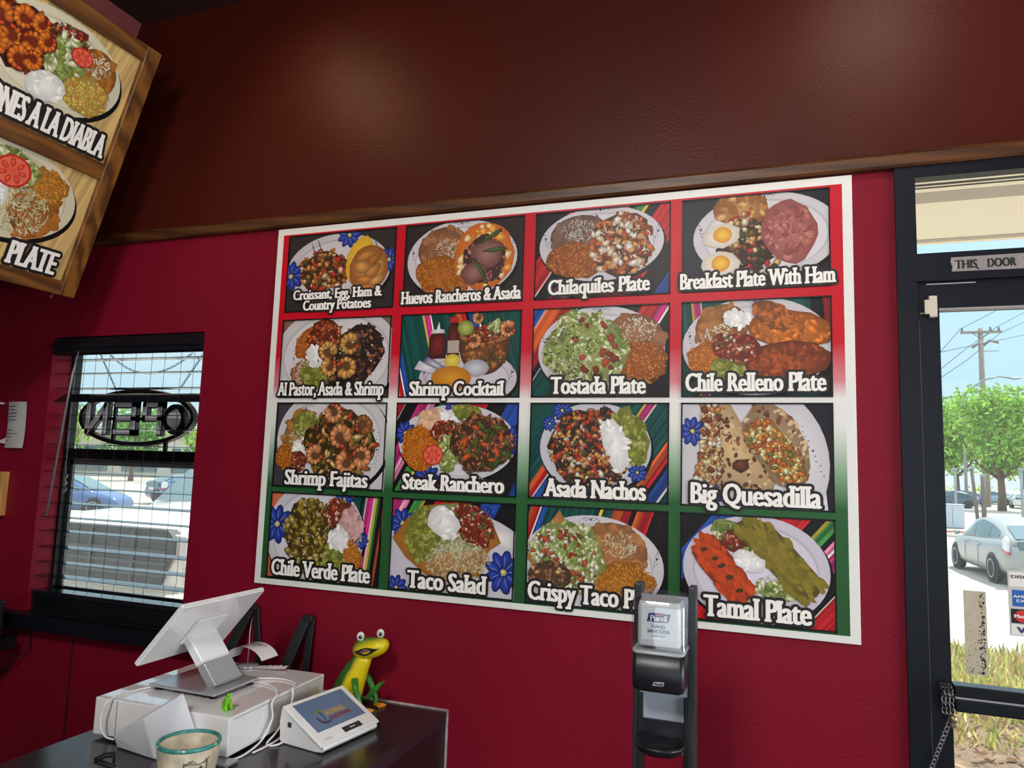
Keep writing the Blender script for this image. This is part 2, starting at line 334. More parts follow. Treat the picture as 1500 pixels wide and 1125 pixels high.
MB().loft(ring, False, False).build('letter_channel', bm_, sg, True)
MB().lathe([(.001, 0), (.033, 0), (.034, .01), (.03, .02)], (0, 0, 0), 24).build('letter_back', si, sg).matrix_basis = Matrix.Translation((-2.143+2.34, .006, 1.788-1.79)) @ Matrix.Rotation(PI/2, 4, 'X')
MB().b2((-2.60, .096, 1.782), (-2.19, .106, 1.794)).b2((-2.455, .096, 1.70), (-2.443, .106, 1.885)).build('cross_brace', bm_, sg, True)
def chain(b_, pts_, link=.012, r=.0011, wid=.3):
    """oval links strung along a polyline, each turned a quarter from the last"""
    P_ = [Vector(p) for p in pts_]; seg = []; 
    for a, c in zip(P_, P_[1:]):
        n = max(1, int((c-a).length/(link*.78))); seg += [a.lerp(c, i/n) for i in range(n)]
    seg.append(P_[-1])
    for i, (a, c) in enumerate(zip(seg, seg[1:])):
        d = (c-a).normalized(); s_ = d.cross(Vector((0, 1, 0) if i % 2 else (.3, .2, 1))).normalized(); m_ = (a+c)/2
        b_.tube([m_+d*math.cos(2*PI*k/8)*link*.55+s_*math.sin(2*PI*k/8)*link*wid for k in range(9)], r, 4, False)
    return b_
chm = mat('thin_steel_chain', (70, 70, 74), .4, .7)
chain(MB(), [(-2.555, .1, 2.045), (-2.452, .1, 1.897)]).build('chain', chm, sg, True)
chain(MB(), [(-2.037, .1, 2.035), (-2.139, .1, 1.899)]).build('chain', chm, sg, True)
chain(MB(), [(-2.50+.41*t, .1, 2.04-.30*t*(1-t)) for t in [i/10 for i in range(11)]]).build('chain', chm, sg, True)
# ---------------------------------------------------------------- things on the left of the window
paper = mat('receipt_paper', (176, 172, 170), .8)
rc = thing('pinned_receipt', (-2.85, -.002, 1.66), label='long curled receipt pinned to the wall left of the window', cat='receipt')
rows = [[Vector((-2.90+.10*k/4+.016*(1-z), -.004-.006*math.sin(PI*k/4)-.010*(1-z)**3, 1.662+.183*z)) for k in range(5)] for z in [i/8 for i in range(9)]]
MB().loft(rows, False, True, False).build('slip', paper, rc, True)
MB().add([(-2.885, -.006, 1.705), (-2.925, -.018, 1.684), (-2.885, -.008, 1.676)], [(0, 1, 2)]).build('torn_corner', paper, rc, True)
b = MB()
for i in range(11):
    z = 1.825-.0135*i
    if i in (5, 6): continue
    x0 = -2.888+.010*random.random(); b.b2((x0, -.0135, z), (x0+.03+.04*random.random(), -.0130, z+.003))
b.build('print_lines', mat('faded_ink', (92, 88, 92), .8), rc, True)
tag(MB().tube([(-2.925, -.020, 1.838), (-2.925, -.012, 1.838), (-2.925, 0, 1.838)], [.005, .0035, .001], 8).build('push_pin', mat('pin_white', (220, 214, 214), .3), org='base'), 'small pale push pin beside the top of the wall receipt', 'pin')
fr = thing('picture_frame', (-3.0, 0, 1.40), label='small frame with pale wooden edge on wall below the receipt', cat='frame')
MB().b2((-3.14, -.02, 1.402), (-2.884, -.002, 1.565)).build('panel', mat('frame_panel_dark', (34, 18, 20), .5), fr, True)
pine = wood('pale_pine', (176, 126, 66), (206, 160, 96), 'Z', 8, .5)
for lo, hi in (((-2.884, -.028, 1.398), (-2.858, 0, 1.568)), ((-3.165, -.028, 1.398), (-3.14, 0, 1.568))): MB().b2(lo, hi, .002).build('side_rail', pine, fr, True)
tag(MB().b2((-2.86, -.24, .965), (-2.64, -.12, 1.112), .008).b2((-2.84, -.2, .93), (-2.66, -.055, .97)).build('speaker_box', mat('box_black', (14, 15, 20), .5), org='base'), 'black box at the left edge in front of the window ledge', 'box')
tag(MB().tube([(-2.80, -.02, 1.0), (-2.65, -.015, .99), (-2.63, -.02, .93), (-2.70, -.03, .86), (-2.82, -.03, .80), (-2.95, -.03, .76)], .003, 6).build('sagging_cable', cordm, org='base'), 'black cord sagging on the dark wall below the window ledge', 'cord')
# ================================================================ PRINTED FOOD PICTURES
INK = printmat('poster_ink', .42)
def E_(cx, cy, rx, ry, rot=0, n=18, jit=.0, a0=0, a1=2*PI):
    c, s = math.cos(rot), math.sin(rot); P = []
    for k in range(n):
        a = a0+(a1-a0)*k/(n if a1-a0 > 6.2 else n-1); j = 1+random.uniform(-jit, jit); x, y = rx*j*math.cos(a), ry*j*math.sin(a)
        P.append((cx+x*c-y*s, cy+x*s+y*c))
    return P
def inside(p, P):
    r = False; j = len(P)-1
    for i in range(len(P)):
        if (P[i][1] > p[1]) != (P[j][1] > p[1]) and p[0] < (P[j][0]-P[i][0])*(p[1]-P[i][1])/(P[j][1]-P[i][1]+1e-12)+P[i][0]: r = not r
        j = i
    return r
def sh(c, k): return tuple(max(0, min(255, q*k)) for q in c)
class Pic:
    """a printed picture: flat coloured shapes in panel units (height 1, width A)"""
    def __init__(s, O, U, V, Nn, w, h):
        s.O, s.U, s.V, s.N = Vector(O), Vector(U)*h, Vector(V)*h, Vector(Nn); s.A = w/h; s.k = 0; s.m = MB(); s.m.c = []; s.gain = 1.
    def put(s, P, cols, faces, z):
        n = len(s.m.v); s.m.v += [s.O+s.U*p[0]+s.V*p[1]+s.N*z for p in P]; s.m.c += [tuple(v*s.gain for v in lin(c)) for c in cols]
        s.m.f += [tuple(i+n for i in f) for f in faces]; s.m.sm += [False]*len(faces)
    def z(s): s.k += 1; return s.k*1.2e-5
    def clip(s, P):
        for ax, lim, sg_ in ((0, 0, 1), (0, s.A, -1), (1, 0, 1), (1, 1, -1)):
            Q = []
            for i in range(len(P)):
                a, b_ = P[i-1], P[i]; da, db = (a[ax]-lim)*sg_, (b_[ax]-lim)*sg_
                if (da < 0) != (db < 0):
                    t = da/(da-db); Q.append((a[0]+(b_[0]-a[0])*t, a[1]+(b_[1]-a[1])*t))
                if db >= 0: Q.append(b_)
            P = Q
            if len(P) < 3: return []
        return P
    def fan(s, P, ce, cc=None, z=None, off=(0, 0)):
        Q = s.clip(P) if any(p[0] < 0 or p[0] > s.A or p[1] < 0 or p[1] > 1 for p in P) else P
        if len(Q) < 3: return
        z = s.z() if z is None else z; n = len(Q); cx = sum(p[0] for p in Q)/n+off[0]; cy = sum(p[1] for p in Q)/n+off[1]
        cx = min(max(cx, 0), s.A); cy = min(max(cy, 0), 1)
        s.put(Q+[(cx, cy)], [ce]*n+[cc or ce], [(i, (i+1) % n, n) for i in range(n)], z)
    def bit(s, x, y, a, b_, rot, c, z, n=7, hi=1.3, lo=.62, jit=.25):
        P = E_(x, y, a, b_, rot, n, jit); s.fan(P, sh(c, lo), sh(c, hi), z, (-a*.15, b_*.3))
    def fill(s, P, base, pal, n, size, asp=1.4, hi=1.3, lo=.62, nv=7, rot=None, edge=.03):
        if base: s.fan([(p[0]+random.uniform(-edge, edge), p[1]+random.uniform(-edge, edge)) for p in P], sh(base, .8), base)
        n = int(n*1.7); size = (size[0]*.72, size[1]*.76); z0 = s.z(); x0, x1 = min(p[0] for p in P), max(p[0] for p in P); y0, y1 = min(p[1] for p in P), max(p[1] for p in P); k = 0; g = 0
        while k < n and g < n*6:
            g += 1; p = (random.uniform(x0, x1), random.uniform(y0, y1))
            if not inside(p, P) or not (-.02 < p[0] < s.A+.02 and -.02 < p[1] < 1.02): continue
            a = random.uniform(*size); k += 1
            s.bit(p[0], p[1], a, a/asp, random.uniform(0, PI) if rot is None else rot+random.uniform(-.4, .4), random.choice(pal), z0+random.random()*4e-4, nv, hi, lo)
        s.k += 36
    # ---- foods
    def rice(s, P, n=230, c=(196, 112, 34)): s.fill(P, sh(c, .86), [c, sh(c, 1.12), sh(c, .8), (210, 140, 64)], n, (.015, .028), 2.2, 1.2, .7, 5)
    def beans(s, P, c=(150, 100, 66)):
        s.fan(P, sh(c, .72), sh(c, 1.08)); s.fill(P, None, [c, sh(c, 1.07), sh(c, .9)], 26, (.05, .1), 1.6, 1.05, .95, 9)
    def shreds(s, P, n=60, c=(232, 226, 200)): s.fill(P, None, [c, sh(c, .9), sh(c, 1.05), sh(c, .8)], n, (.018, .042), 5, 1.05, .82, 6)
    def lettuce(s, P, n=80): s.fill(P, (150, 162, 92), [(170, 184, 104), (206, 212, 156), (124, 146, 66), (224, 226, 190), (150, 170, 88), (104, 122, 54)], int(n*1.3), (.03, .08), 2.4, 1.12, .72, 8)
    def guac(s, P, n=46): s.fill(P, (136, 142, 56), [(160, 164, 70), (132, 140, 50), (176, 176, 96), (112, 118, 44)], n, (.03, .06), 1.4, 1.06, .76, 9)
    def salsa(s, P, n=70): s.fill(P, (120, 44, 30), [(158, 60, 42), (136, 44, 32), (184, 92, 66), (206, 176, 154), (88, 96, 48), (104, 34, 24)], n, (.018, .04), 1.5, 1.3, .62, 6)
    def meat(s, P, n=70, c=(112, 66, 44)): s.fill(P, sh(c, .6), [c, sh(c, 1.35), sh(c, .6), sh(c, .85), (150, 96, 66)], n, (.03, .065), 1.9, 1.35, .5, 7)
    def cream(s, P):
        s.fan(P, (206, 204, 204), (244, 243, 240)); s.fill(P, None, [(236, 235, 232), (248, 247, 245), (220, 220, 220)], 14, (.03, .07), 2.2, 1.03, .93, 9)
    def stew(s, P, c=(112, 94, 34), n=70): s.fill(P, sh(c, .62), [c, sh(c, 1.4), sh(c, .7), (150, 126, 60), (84, 66, 24), (170, 150, 88)], n, (.035, .075), 1.4, 1.35, .5, 8)
    def shrimp(s, x, y, r, rot=0, c=(218, 140, 90), halo=(104, 68, 40)):
        z = s.z(); s.fan(E_(x, y, r*1.02, r*.98, 0, 14, .06), sh(halo, .75), halo, z)
        for i in range(9):
            a = rot+i*.56; k = 1-.06*i; s.bit(x+r*.68*math.cos(a), y+r*.68*math.sin(a), r*.44*k, r*.36*k, a, sh(c, .9+.16*(i % 2)), z+2e-5*(i+1), 9, 1.22, .66, .08)
        a = rot+9*.56; s.bit(x+r*.75*math.cos(a), y+r*.75*math.sin(a), r*.3, r*.16, a+1.2, (190, 70, 44), z+3e-4, 6); s.k += 30
    def tomato(s, x, y, r, sq=.9):
        s.fan(E_(x, y, r, r*sq), (186, 42, 34), (212, 70, 54)); s.fan(E_(x, y, r*.86, r*.86*sq), (226, 110, 88), (220, 84, 66)); z = s.z()
        for i in range(7):
            a = 2*PI*i/7; s.bit(x+r*.52*math.cos(a), y+r*.52*sq*math.sin(a), r*.25, r*.15, a, (196, 70, 46), z, 8, 1.25, .85, .1)
    def plate(s, x, y, rx, ry, rot=0, c=(214, 210, 216), marks=True):
        s.fan(E_(x+.015, y-.03, rx*1.02, ry*1.03, rot, 48), (14, 12, 12), (14, 12, 12)); s.fan(E_(x, y, rx, ry, rot, 48), sh(c, .93), c)
        s.fan(E_(x, y-.004, rx*.86, ry*.85, rot, 48), sh(c, .86), sh(c, .99)); s.fan(E_(x, y-.012, rx*.83, ry*.81, rot, 48), sh(c, .98), sh(c, 1.02))
        if marks:
            for a in (PI/2, .25, PI-.25): s.scroll(x+rx*.93*math.cos(a)*math.cos(rot), y+ry*.925*math.sin(a), .17, 0 if a == PI/2 else PI/2-.25*(1 if a < 1 else -1))
    def scroll(s, x, y, L, rot, c=(48, 52, 92)):
        z = s.z(); cr, sr = math.cos(rot), math.sin(rot)
        for i in range(11):
            t = (i-5)/5*L/2; q = .012*math.sin(i*2.4); r = .017 if i == 5 else .0085
            s.bit(x+t*cr-q*sr, y+t*sr+q*cr, r, r*.6, rot+i, c, z, 6, 1.1, .9)
        s.k += 2
    def flower(s, x, y, r):
        z = s.z()
        for i in range(9):
            a = 2*PI*i/9; s.bit(x+r*.6*math.cos(a), y+r*.6*math.sin(a), r*.46, r*.27, a, (34, 54, 140), z+i*1e-5, 10, 1.35, .62, .05)
        for i in range(9):
            a = 2*PI*i/9+.1; s.bit(x+r*.5*math.cos(a), y+r*.5*math.sin(a), r*.3, r*.025, a, (120, 140, 205), z+2e-4, 6, 1.1, .9)
        s.bit(x, y, r*.14, r*.14, 0, (220, 200, 90), z+2.5e-4, 8); s.k += 24
    def bgc(s, c, c2=None): s.fan([(0, 0), (s.A, 0), (s.A, 1), (0, 1)], c, c2 or c)
    def serape(s, x, y, rot, pal, L=3.):
        """woven stripes: list of (colour, width) laid side by side from (x, y) along rot"""
        c, sn = math.cos(rot), math.sin(rot); t = 0; z = s.z()
        for col, w in pal:
            m = max(1, int(w/.018))
            for i in range(m):
                a, b_ = t+w*i/m, t+w*(i+1)/m; k = random.uniform(.72, 1.2)
                P = s.clip([(x+c*q-sn*l, y+sn*q+c*l) for q, l in ((a, -L), (b_, -L), (b_, L), (a, L))])
                if len(P) > 2: s.put(P, [sh(col, k)]*len(P), [tuple(range(len(P)))], z)
            t += w
    def frame(s, w=.022):
        for q in (((0, 0), (s.A, w)), ((0, 1-w), (s.A, 1)), ((0, 0), (w, 1)), ((s.A-w, 0), (s.A, 1))):
            (a, b_), (c, d) = q; s.put([(a, b_), (c, b_), (c, d), (a, d)], [(12, 12, 13)]*4, [(0, 1, 2, 3)], s.k*1.2e-5+2e-4)
    def out(s, name, mat_, parent):
        s.top = s.k*1.2e-5+3e-4
        o = s.m.build(name, mat_, parent, True); s.m = MB(); s.m.c = []; return o
RED, BLK, ORG, GRN, TEAL, BLU, MAG, WHT, YEL = (176, 26, 34), (18, 16, 20), (206, 90, 36), (60, 130, 60), (10, 70, 66), (30, 70, 150), (190, 40, 120), (222, 214, 206), (214, 190, 70)
SER1 = [(BLK, .12), (RED, .22), (WHT, .01), (BLK, .14), (MAG, .12), (WHT, .02), ((220, 120, 160), .05), (BLK, .05), (GRN, .09), (YEL, .03), (BLK, .1), (RED, .3), (BLK, .2), (BLU, .2), (BLK, .3)]
SER2 = [(TEAL, .3), (ORG, .05), (RED, .05), (WHT, .015), (BLU, .06), (TEAL, .34), (YEL, .025), (MAG, .07), (WHT, .015), (TEAL, .3), (ORG, .07), (RED, .05), (BLK, .04), (BLU, .1), (WHT, .02), (TEAL, .5)]
SER3 = [(BLU, .16), (WHT, .015), (ORG, .14), (RED, .1), (BLK, .05), (WHT, .01), (TEAL, .3), (BLK, .3), (RED, .16), (MAG, .08), (WHT, .02), (BLK, .3)]
def f_croissant(p):
    p.bgc((46, 41, 41), (38, 33, 33)); p.plate(.72, .52, .72, .46, 0, (206, 200, 206), False)
    p.flower(.86, .95, .16); p.flower(.06, .47, .19); p.flower(1.42, .6, .15)
    for x, y in ((.36, .82), (.45, .85), (1.12, .88), (1.24, .8)): p.bit(x, y, .08, .008, 1.9, (96, 124, 100), p.z(), 8)
    p.meat(E_(.55, .5, .33, .26, .1, 18, .1), 20, (120, 80, 44))
    p.fill(E_(.54, .52, .34, .27, .1, 18, .1), None, [(180, 112, 52), (146, 84, 40), (186, 42, 42), (200, 140, 80), (94, 70, 34), (206, 180, 140), (176, 50, 40)], 74, (.035, .07), 1.35, 1.25, .5, 6)
    p.fan(E_(1.02, .63, .17, .3, -.35, 16, .05), (206, 160, 40), (232, 196, 70)); p.fan(E_(1.15, .5, .26, .3, -.2, 18, .04), (138, 82, 34), (206, 146, 78))
    for x, y, a, b_, r in ((1.22, .62, .16, .06, .9), (1.1, .66, .15, .07, .3), (1.3, .5, .13, .06, 1.4), (1.06, .52, .12, .08, -.2), (1.2, .46, .14, .07, .7), (1.12, .36, .15, .06, -.1), (1.26, .34, .13, .06, .6), (1.16, .26, .13, .05, .1)): p.bit(x, y, a, b_, r, random.choice([(190, 126, 62), (172, 106, 46), (204, 144, 80)]), p.z(), 12, 1.12, .66, .1)
def f_huevos(p):
    p.bgc((40, 34, 34), (26, 22, 22)); p.plate(.73, .54, .69, .47)
    p.beans(E_(.5, .68, .33, .26, .2)); p.shreds(E_(.56, .66, .17, .15), 55); p.rice(E_(.52, .33, .35, .24, -.25, 18, .05), 300)
    p.fan(E_(1.02, .55, .37, .4, .1, 22, .05), (190, 96, 26), (222, 150, 60)); p.fill(E_(1.02, .55, .34, .37), None, [(226, 160, 70), (204, 104, 30), (232, 200, 150)], 40, (.03, .08), 1.4, 1.15, .85)
    p.meat(E_(1.02, .5, .26, .3, .3, 18, .1), 40, (128, 84, 78)); p.fan(E_(1.05, .58, .2, .17, .3, 14, .1), (104, 62, 58), (162, 116, 108)); p.fan(E_(.9, .36, .16, .13, .2, 14, .1), (98, 58, 54), (156, 110, 102))
    for x, y, r in ((1.1, .78, .5), (1.16, .62, .1), (.98, .4, -1.0)): p.bit(x, y, .16, .028, r, (66, 84, 40), p.z(), 10)
def f_chilaquiles(p):
    p.bgc(BLK); p.serape(-.3, .2, -.6, SER1+[(MAG, .1), (WHT, .02), (RED, .1), (BLK, .06), (YEL, .05), (GRN, .1), (RED, .2), (BLK, .4)]); p.plate(.74, .6, .69, .42)
    p.beans(E_(.5, .72, .33, .22, .1), (116, 88, 74)); p.shreds(E_(.5, .76, .2, .13), 80, (206, 196, 190)); p.rice(E_(.45, .42, .32, .2, -.1, 18, .05), 300, (172, 92, 34))
    p.meat(E_(.97, .58, .34, .35, 0, 18, .08), 40, (150, 80, 36)); p.fill(E_(.97, .58, .34, .35), None, [(196, 110, 44), (170, 80, 32), (222, 200, 176), (232, 220, 206), (140, 58, 28), (206, 150, 90)], 90, (.035, .085), 1.6, 1.15, .65)
    p.shreds(E_(1.0, .6, .3, .28), 40)
def f_breakfast(p):
    p.bgc((26, 28, 40), (20, 21, 30)); p.plate(.86, .56, .74, .45)
    p.meat(E_(.66, .5, .3, .3, .3, 16, .1), 20, (104, 60, 40)); p.fan(E_(.62, .86, .29, .2, -.1, 18, .06), (120, 70, 34), (196, 146, 84)); p.fill(E_(.62, .86, .26, .17), None, [(176, 118, 58), (206, 160, 100), (146, 90, 40)], 30, (.03, .07), 1.3, 1.1, .9)
    p.fill(E_(.74, .46, .26, .36, .35, 16, .05), None, [(70, 44, 30), (176, 44, 44), (192, 150, 96), (206, 190, 150), (110, 76, 44), (64, 66, 34)], 60, (.035, .07), 1.3, 1.25, .5, 6)
    for x, y in ((.42, .58), (.4, .28)):
        p.fan(E_(x, y, .2, .13, .1, 16, .1), (200, 190, 176), (236, 232, 224)); p.fan(E_(x+.01, y+.01, .1, .085, 0, 16, .04), (206, 140, 30), (238, 196, 70))
    p.fan(E_(1.1, .58, .27, .33, .2, 20, .06), (138, 76, 72), (182, 110, 102)); p.fill(E_(1.1, .58, .23, .28), None, [(176, 106, 98), (160, 90, 84), (140, 74, 70), (188, 122, 112)], 60, (.03, .07), 1.5, 1.1, .85)
def f_alpastor(p):
    p.bgc((120, 84, 56), (206, 202, 206)); p.plate(.76, .52, .86, .64, 0, (212, 208, 212), False); p.scroll(1.38, .6, .45, PI/2); p.scroll(.62, .96, .3, .1); p.scroll(.18, .5, .3, PI/2)
    p.rice(E_(.36, .68, .16, .22, -.4, 14, .08), 120, (204, 112, 44)); p.meat(E_(1.08, .56, .32, .36, 0, 18, .12), 90, (78, 54, 46)); p.meat(E_(.86, .3, .3, .2, 0, 16, .12), 50, (78, 54, 46))
    p.meat(E_(.6, .78, .22, .18, .3, 16, .1), 50, (168, 72, 40)); p.beans(E_(.33, .3, .14, .16)); p.shreds(E_(.34, .3, .15, .17), 60); p.guac(E_(.5, .28, .2, .16), 40); p.cream(E_(.5, .52, .13, .15, .1, 16, .12))
    for x, y, r, a in ((.66, .58, .13, 0), (.96, .66, .14, 1), (.7, .38, .12, 2), (.93, .38, .14, 4)): p.shrimp(x, y, r, a, (206, 150, 82))
    p.fill(E_(.85, .5, .5, .4), None, [(70, 84, 40), (226, 220, 206)], 40, (.01, .03), 2)
def f_cocktail(p):
    p.bgc((12, 66, 60)); p.serape(-.35, .1, .25, SER2, 3); p.plate(.86, .22, .6, .32, 0, (206, 200, 208))
    def bottle(x, y, w, h, c, cap, lab=None):
        p.fan([(x-w, y), (x+w, y), (x+w, y+h*.8), (x+w*.7, y+h), (x-w*.7, y+h), (x-w, y+h*.8)], sh(c, .6), sh(c, 1.4)); p.fan([(x-w*.8, y+h), (x+w*.8, y+h), (x+w*.7, y+h*1.15), (x+w*.15, y+h*1.17), (x-w*.7, y+h*1.15)], sh(cap, .8), cap)
        if lab: p.fan([(x-w*.95, y+h*.15), (x+w*.95, y+h*.15), (x+w*.95, y+h*.5), (x-w*.95, y+h*.5)], lab)
    bottle(.68, .46, .075, .42, (78, 30, 26), (190, 40, 36), (176, 160, 150)); bottle(.48, .46, .11, .3, (92, 30, 32), (226, 222, 220)); p.fan([(.46, .8), (.51, .8), (.49, .9)], (210, 206, 206), (240, 240, 240))
    p.fan(E_(1.06, .58, .3, .32, 0, 24, 0, PI, 2*PI)+[(1.36, .72), (.76, .72)], (74, 44, 30), (140, 84, 48)); p.fan(E_(1.06, .72, .31, .1), (150, 100, 60), (176, 120, 76))
    p.fill(E_(1.06, .5, .24, .18), None, [(140, 80, 44), (96, 76, 40), (170, 110, 60)], 40, (.04, .08), 1.4, 1.2, .6); p.salsa(E_(1.04, .74, .24, .09), 40)
    p.lettuce(E_(1.2, .82, .1, .07), 12); p.shrimp(1.34, .78, .1, 1); p.shrimp(.98, .92, .07, 2); p.shrimp(.94, .66, .09, 4); p.fan(E_(.83, .81, .1, .09), (110, 130, 50), (190, 190, 110))
    p.fan(E_(.97, .34, .16, .1), (150, 150, 160), (206, 206, 214)); p.fan([(.2, .34), (.44, .28), (.5, .36), (.26, .44)], (180, 176, 186), (226, 224, 228)); p.fan([(.3, .42), (.56, .3), (.6, .36), (.36, .49)], (60, 66, 110), (206, 204, 212))
    p.fan(E_(.68, .43, .1, .08), (190, 170, 50), (230, 210, 100)); p.fan(E_(.67, .23, .25, .14), (176, 110, 24), (214, 150, 48))
def f_tostada(p):
    p.bgc(BLK); p.serape(-.35, .5, -.55, SER3); p.plate(.76, .5, .69, .5)
    p.beans(E_(1.14, .68, .3, .22, -.2)); p.shreds(E_(1.17, .72, .2, .14), 60); p.rice(E_(1.15, .34, .33, .24, .3, 18, .05), 320, (178, 96, 30))
    p.lettuce(E_(.62, .52, .46, .43, -.3, 20, .1), 170); p.shreds(E_(.45, .3, .26, .16), 70, (206, 204, 170)); p.fill(E_(.7, .56, .3, .34), None, [(150, 60, 34), (170, 72, 44), (120, 48, 28)], 9, (.05, .08), 1.3, 1.15, .75)
    p.fill(E_(.4, .5, .3, .3), None, [(60, 66, 40), (80, 50, 34)], 26, (.012, .03), 2)
def f_relleno(p):
    p.bgc((24, 50, 46)); p.serape(-.25, .3, .1, SER2[3:]+SER1); p.plate(.76, .52, .75, .5, 0, (212, 208, 214))
    p.beans(E_(.42, .72, .28, .24, .3), (160, 104, 50)); p.shreds(E_(.36, .62, .18, .12, .4), 70); p.rice(E_(.26, .38, .2, .2, 0, 16, .05), 170, (210, 116, 30)); p.guac(E_(.5, .28, .18, .15), 36)
    for x, y, rx, ry, r, c in ((1.1, .68, .44, .19, -.1, (186, 104, 34)), (1.07, .36, .42, .2, .05, (140, 66, 30)), (.95, .82, .24, .12, -.5, (150, 84, 36))):
        p.fan(E_(x, y, rx, ry, r, 22, .05), sh(c, .66), sh(c, 1.2)); p.fill(E_(x, y, rx*.9, ry*.85, r), None, [c, sh(c, 1.2), sh(c, .8)], 50, (.03, .08), 2, 1.15, .88)
    p.salsa(E_(.57, .5, .25, .15, -.3), 90); p.cream(E_(.57, .8, .15, .09, -.2, 14, .15))
def f_fajitas(p):
    p.bgc((60, 56, 64), (90, 86, 92)); p.fan([(.9, 0), (1.5, 0), (1.5, 1), (1.2, 1)], (200, 196, 200), (214, 210, 214)); p.plate(.78, .56, .76, .62, 0, (214, 210, 214), False); p.scroll(1.38, .46, .4, PI/2); p.scroll(.4, .94, .2, .3)
    p.beans(E_(.32, .62, .2, .32, -.4), (160, 112, 56)); p.guac(E_(.42, .72, .16, .17), 36); p.shreds(E_(.34, .55, .16, .15), 60, (222, 222, 176)); p.cream(E_(.36, .47, .11, .09)); p.salsa(E_(.27, .3, .2, .13), 60); p.rice(E_(.14, .36, .1, .16), 60)
    p.meat(E_(.9, .52, .48, .42, 0, 20, .1), 60, (104, 76, 34)); p.fill(E_(.9, .52, .46, .42), None, [(84, 80, 34), (200, 140, 80), (150, 90, 44), (176, 60, 36), (120, 110, 50), (214, 176, 116)], 80, (.04, .1), 2.4, 1.25, .55)
    p.shrimp(.9, .6, .15, 0); p.shrimp(.57, .38, .12, 1); p.shrimp(1.0, .3, .14, 2); p.shrimp(1.2, .38, .13, 4); p.shrimp(.8, .88, .12, 3); p.shrimp(1.2, .74, .12, 5, (150, 96, 50))
def f_ranchero(p):
    p.bgc(BLK); p.serape(-.5, .6, -.5, SER1+[(BLU, .2), (WHT, .01), (RED, .2), (ORG, .1), (BLK, .3)]); p.plate(.76, .56, .72, .42, 0, (216, 212, 218), False)
    p.flower(.12, .66, .13); p.flower(.42, .17, .16); p.flower(1.42, .6, .15); p.flower(.7, .96, .09)
    for x, y, r in ((.3, .88, .6), (.42, .91, .4), (1.0, .16, 2.8), (1.1, .18, 2.6)): p.bit(x, y, .08, .008, r, (110, 140, 96), p.z(), 8)
    p.rice(E_(.33, .5, .24, .25, .3, 18, .05), 250, (222, 120, 24)); p.beans(E_(.45, .83, .14, .09), (214, 170, 140)); p.cream(E_(.68, .84, .13, .08)); p.guac(E_(.88, .9, .17, .08), 26); p.salsa(E_(.66, .68, .2, .12), 80); p.lettuce(E_(.68, .45, .14, .2), 26)
    p.meat(E_(1.08, .56, .36, .33, .2, 20, .1), 120, (128, 78, 52)); p.fill(E_(1.1, .5, .32, .3), None, [(64, 80, 36), (86, 100, 44), (196, 84, 40)], 18, (.06, .12), 3, 1.2, .6); p.tomato(.49, .42, .125)
def f_nachos(p):
    p.bgc((16, 70, 64)); p.serape(-.5, -.05, -.62, SER2+[(YEL, .04), (TEAL, .5), (ORG, .1)]); p.plate(.72, .54, .6, .46, 0, (206, 206, 216), False); p.flower(.36, .92, .11); p.flower(.22, .78, .08); p.flower(1.18, .3, .1)
    p.meat(E_(.68, .55, .47, .4, 0, 20, .1), 110, (100, 70, 54)); p.fill(E_(.68, .54, .46, .4), None, [(200, 136, 60), (222, 206, 186), (176, 74, 40), (84, 56, 48), (210, 156, 90), (190, 60, 40), (70, 50, 46)], 200, (.025, .065), 1.6, 1.2, .55)
    p.guac(E_(1.1, .66, .16, .3, .35, 16, .08), 60); p.cream(E_(.94, .56, .13, .28, .3, 16, .12)); p.fill(E_(.6, .42, .28, .2), None, [(158, 60, 42), (184, 92, 66), (206, 176, 154), (88, 96, 48), (200, 140, 70)], 34, (.02, .045), 1.5, 1.2, .6)
def f_quesadilla(p):
    p.bgc((216, 213, 216)); p.fan([(1.1, 1), (1.5, 1), (1.5, 0), (1.44, 0), (1.38, .6)], (26, 26, 36)); p.fan(E_(.6, .42, .86, .82, 0, 40), (196, 193, 200), (222, 220, 222)); p.scroll(1.3, .55, .5, 2.0); p.flower(.12, .72, .14); p.flower(.3, .16, .15)
    def burrito(P, Q, pal, c=(206, 174, 128)):
        p.fan(P, sh(c, .78), sh(c, 1.05)); p.fill(P, None, [(150, 104, 62), (120, 76, 44), (196, 160, 112), (214, 186, 146), (92, 54, 34)], 70, (.015, .05), 1.5, 1.05, .9)
        p.fan([((x-sum(a for a, _ in Q)/len(Q))*1.07+sum(a for a, _ in Q)/len(Q), (y-.5)*1.05+.5) for x, y in Q], (120, 84, 54), (150, 110, 70)); p.fill(Q, (176, 120, 64), pal, 130, (.025, .06), 1.5, 1.2, .55)
    burrito([(.36, 1), (.5, 1), (.62, .8), (.98, .28), (.9, .16), (.4, .16), (.3, .4), (.28, .9)], [(.2, 1), (.38, 1), (.4, .62), (.42, .3), (.3, .16), (.14, .26), (.2, .5), (.24, .8)], [(206, 166, 112), (226, 204, 160), (150, 84, 44), (190, 130, 70), (236, 224, 200), (120, 60, 36)])
    burrito([(.62, .8), (.74, .98), (.92, 1), (1.12, .86), (1.26, .6), (1.28, .4), (1.2, .2), (.98, .22), (.7, .55)], [(.66, .72), (.78, .84), (.92, .82), (1.04, .66), (1.2, .44), (1.24, .3), (1.14, .22), (.98, .3), (.78, .54), (.68, .6)], [(214, 150, 70), (170, 88, 40), (226, 190, 110), (110, 116, 50), (200, 110, 50), (236, 214, 160)], (168, 138, 104))
    p.bit(.62, .4, .08, .06, .3, (92, 52, 32), p.z(), 10)
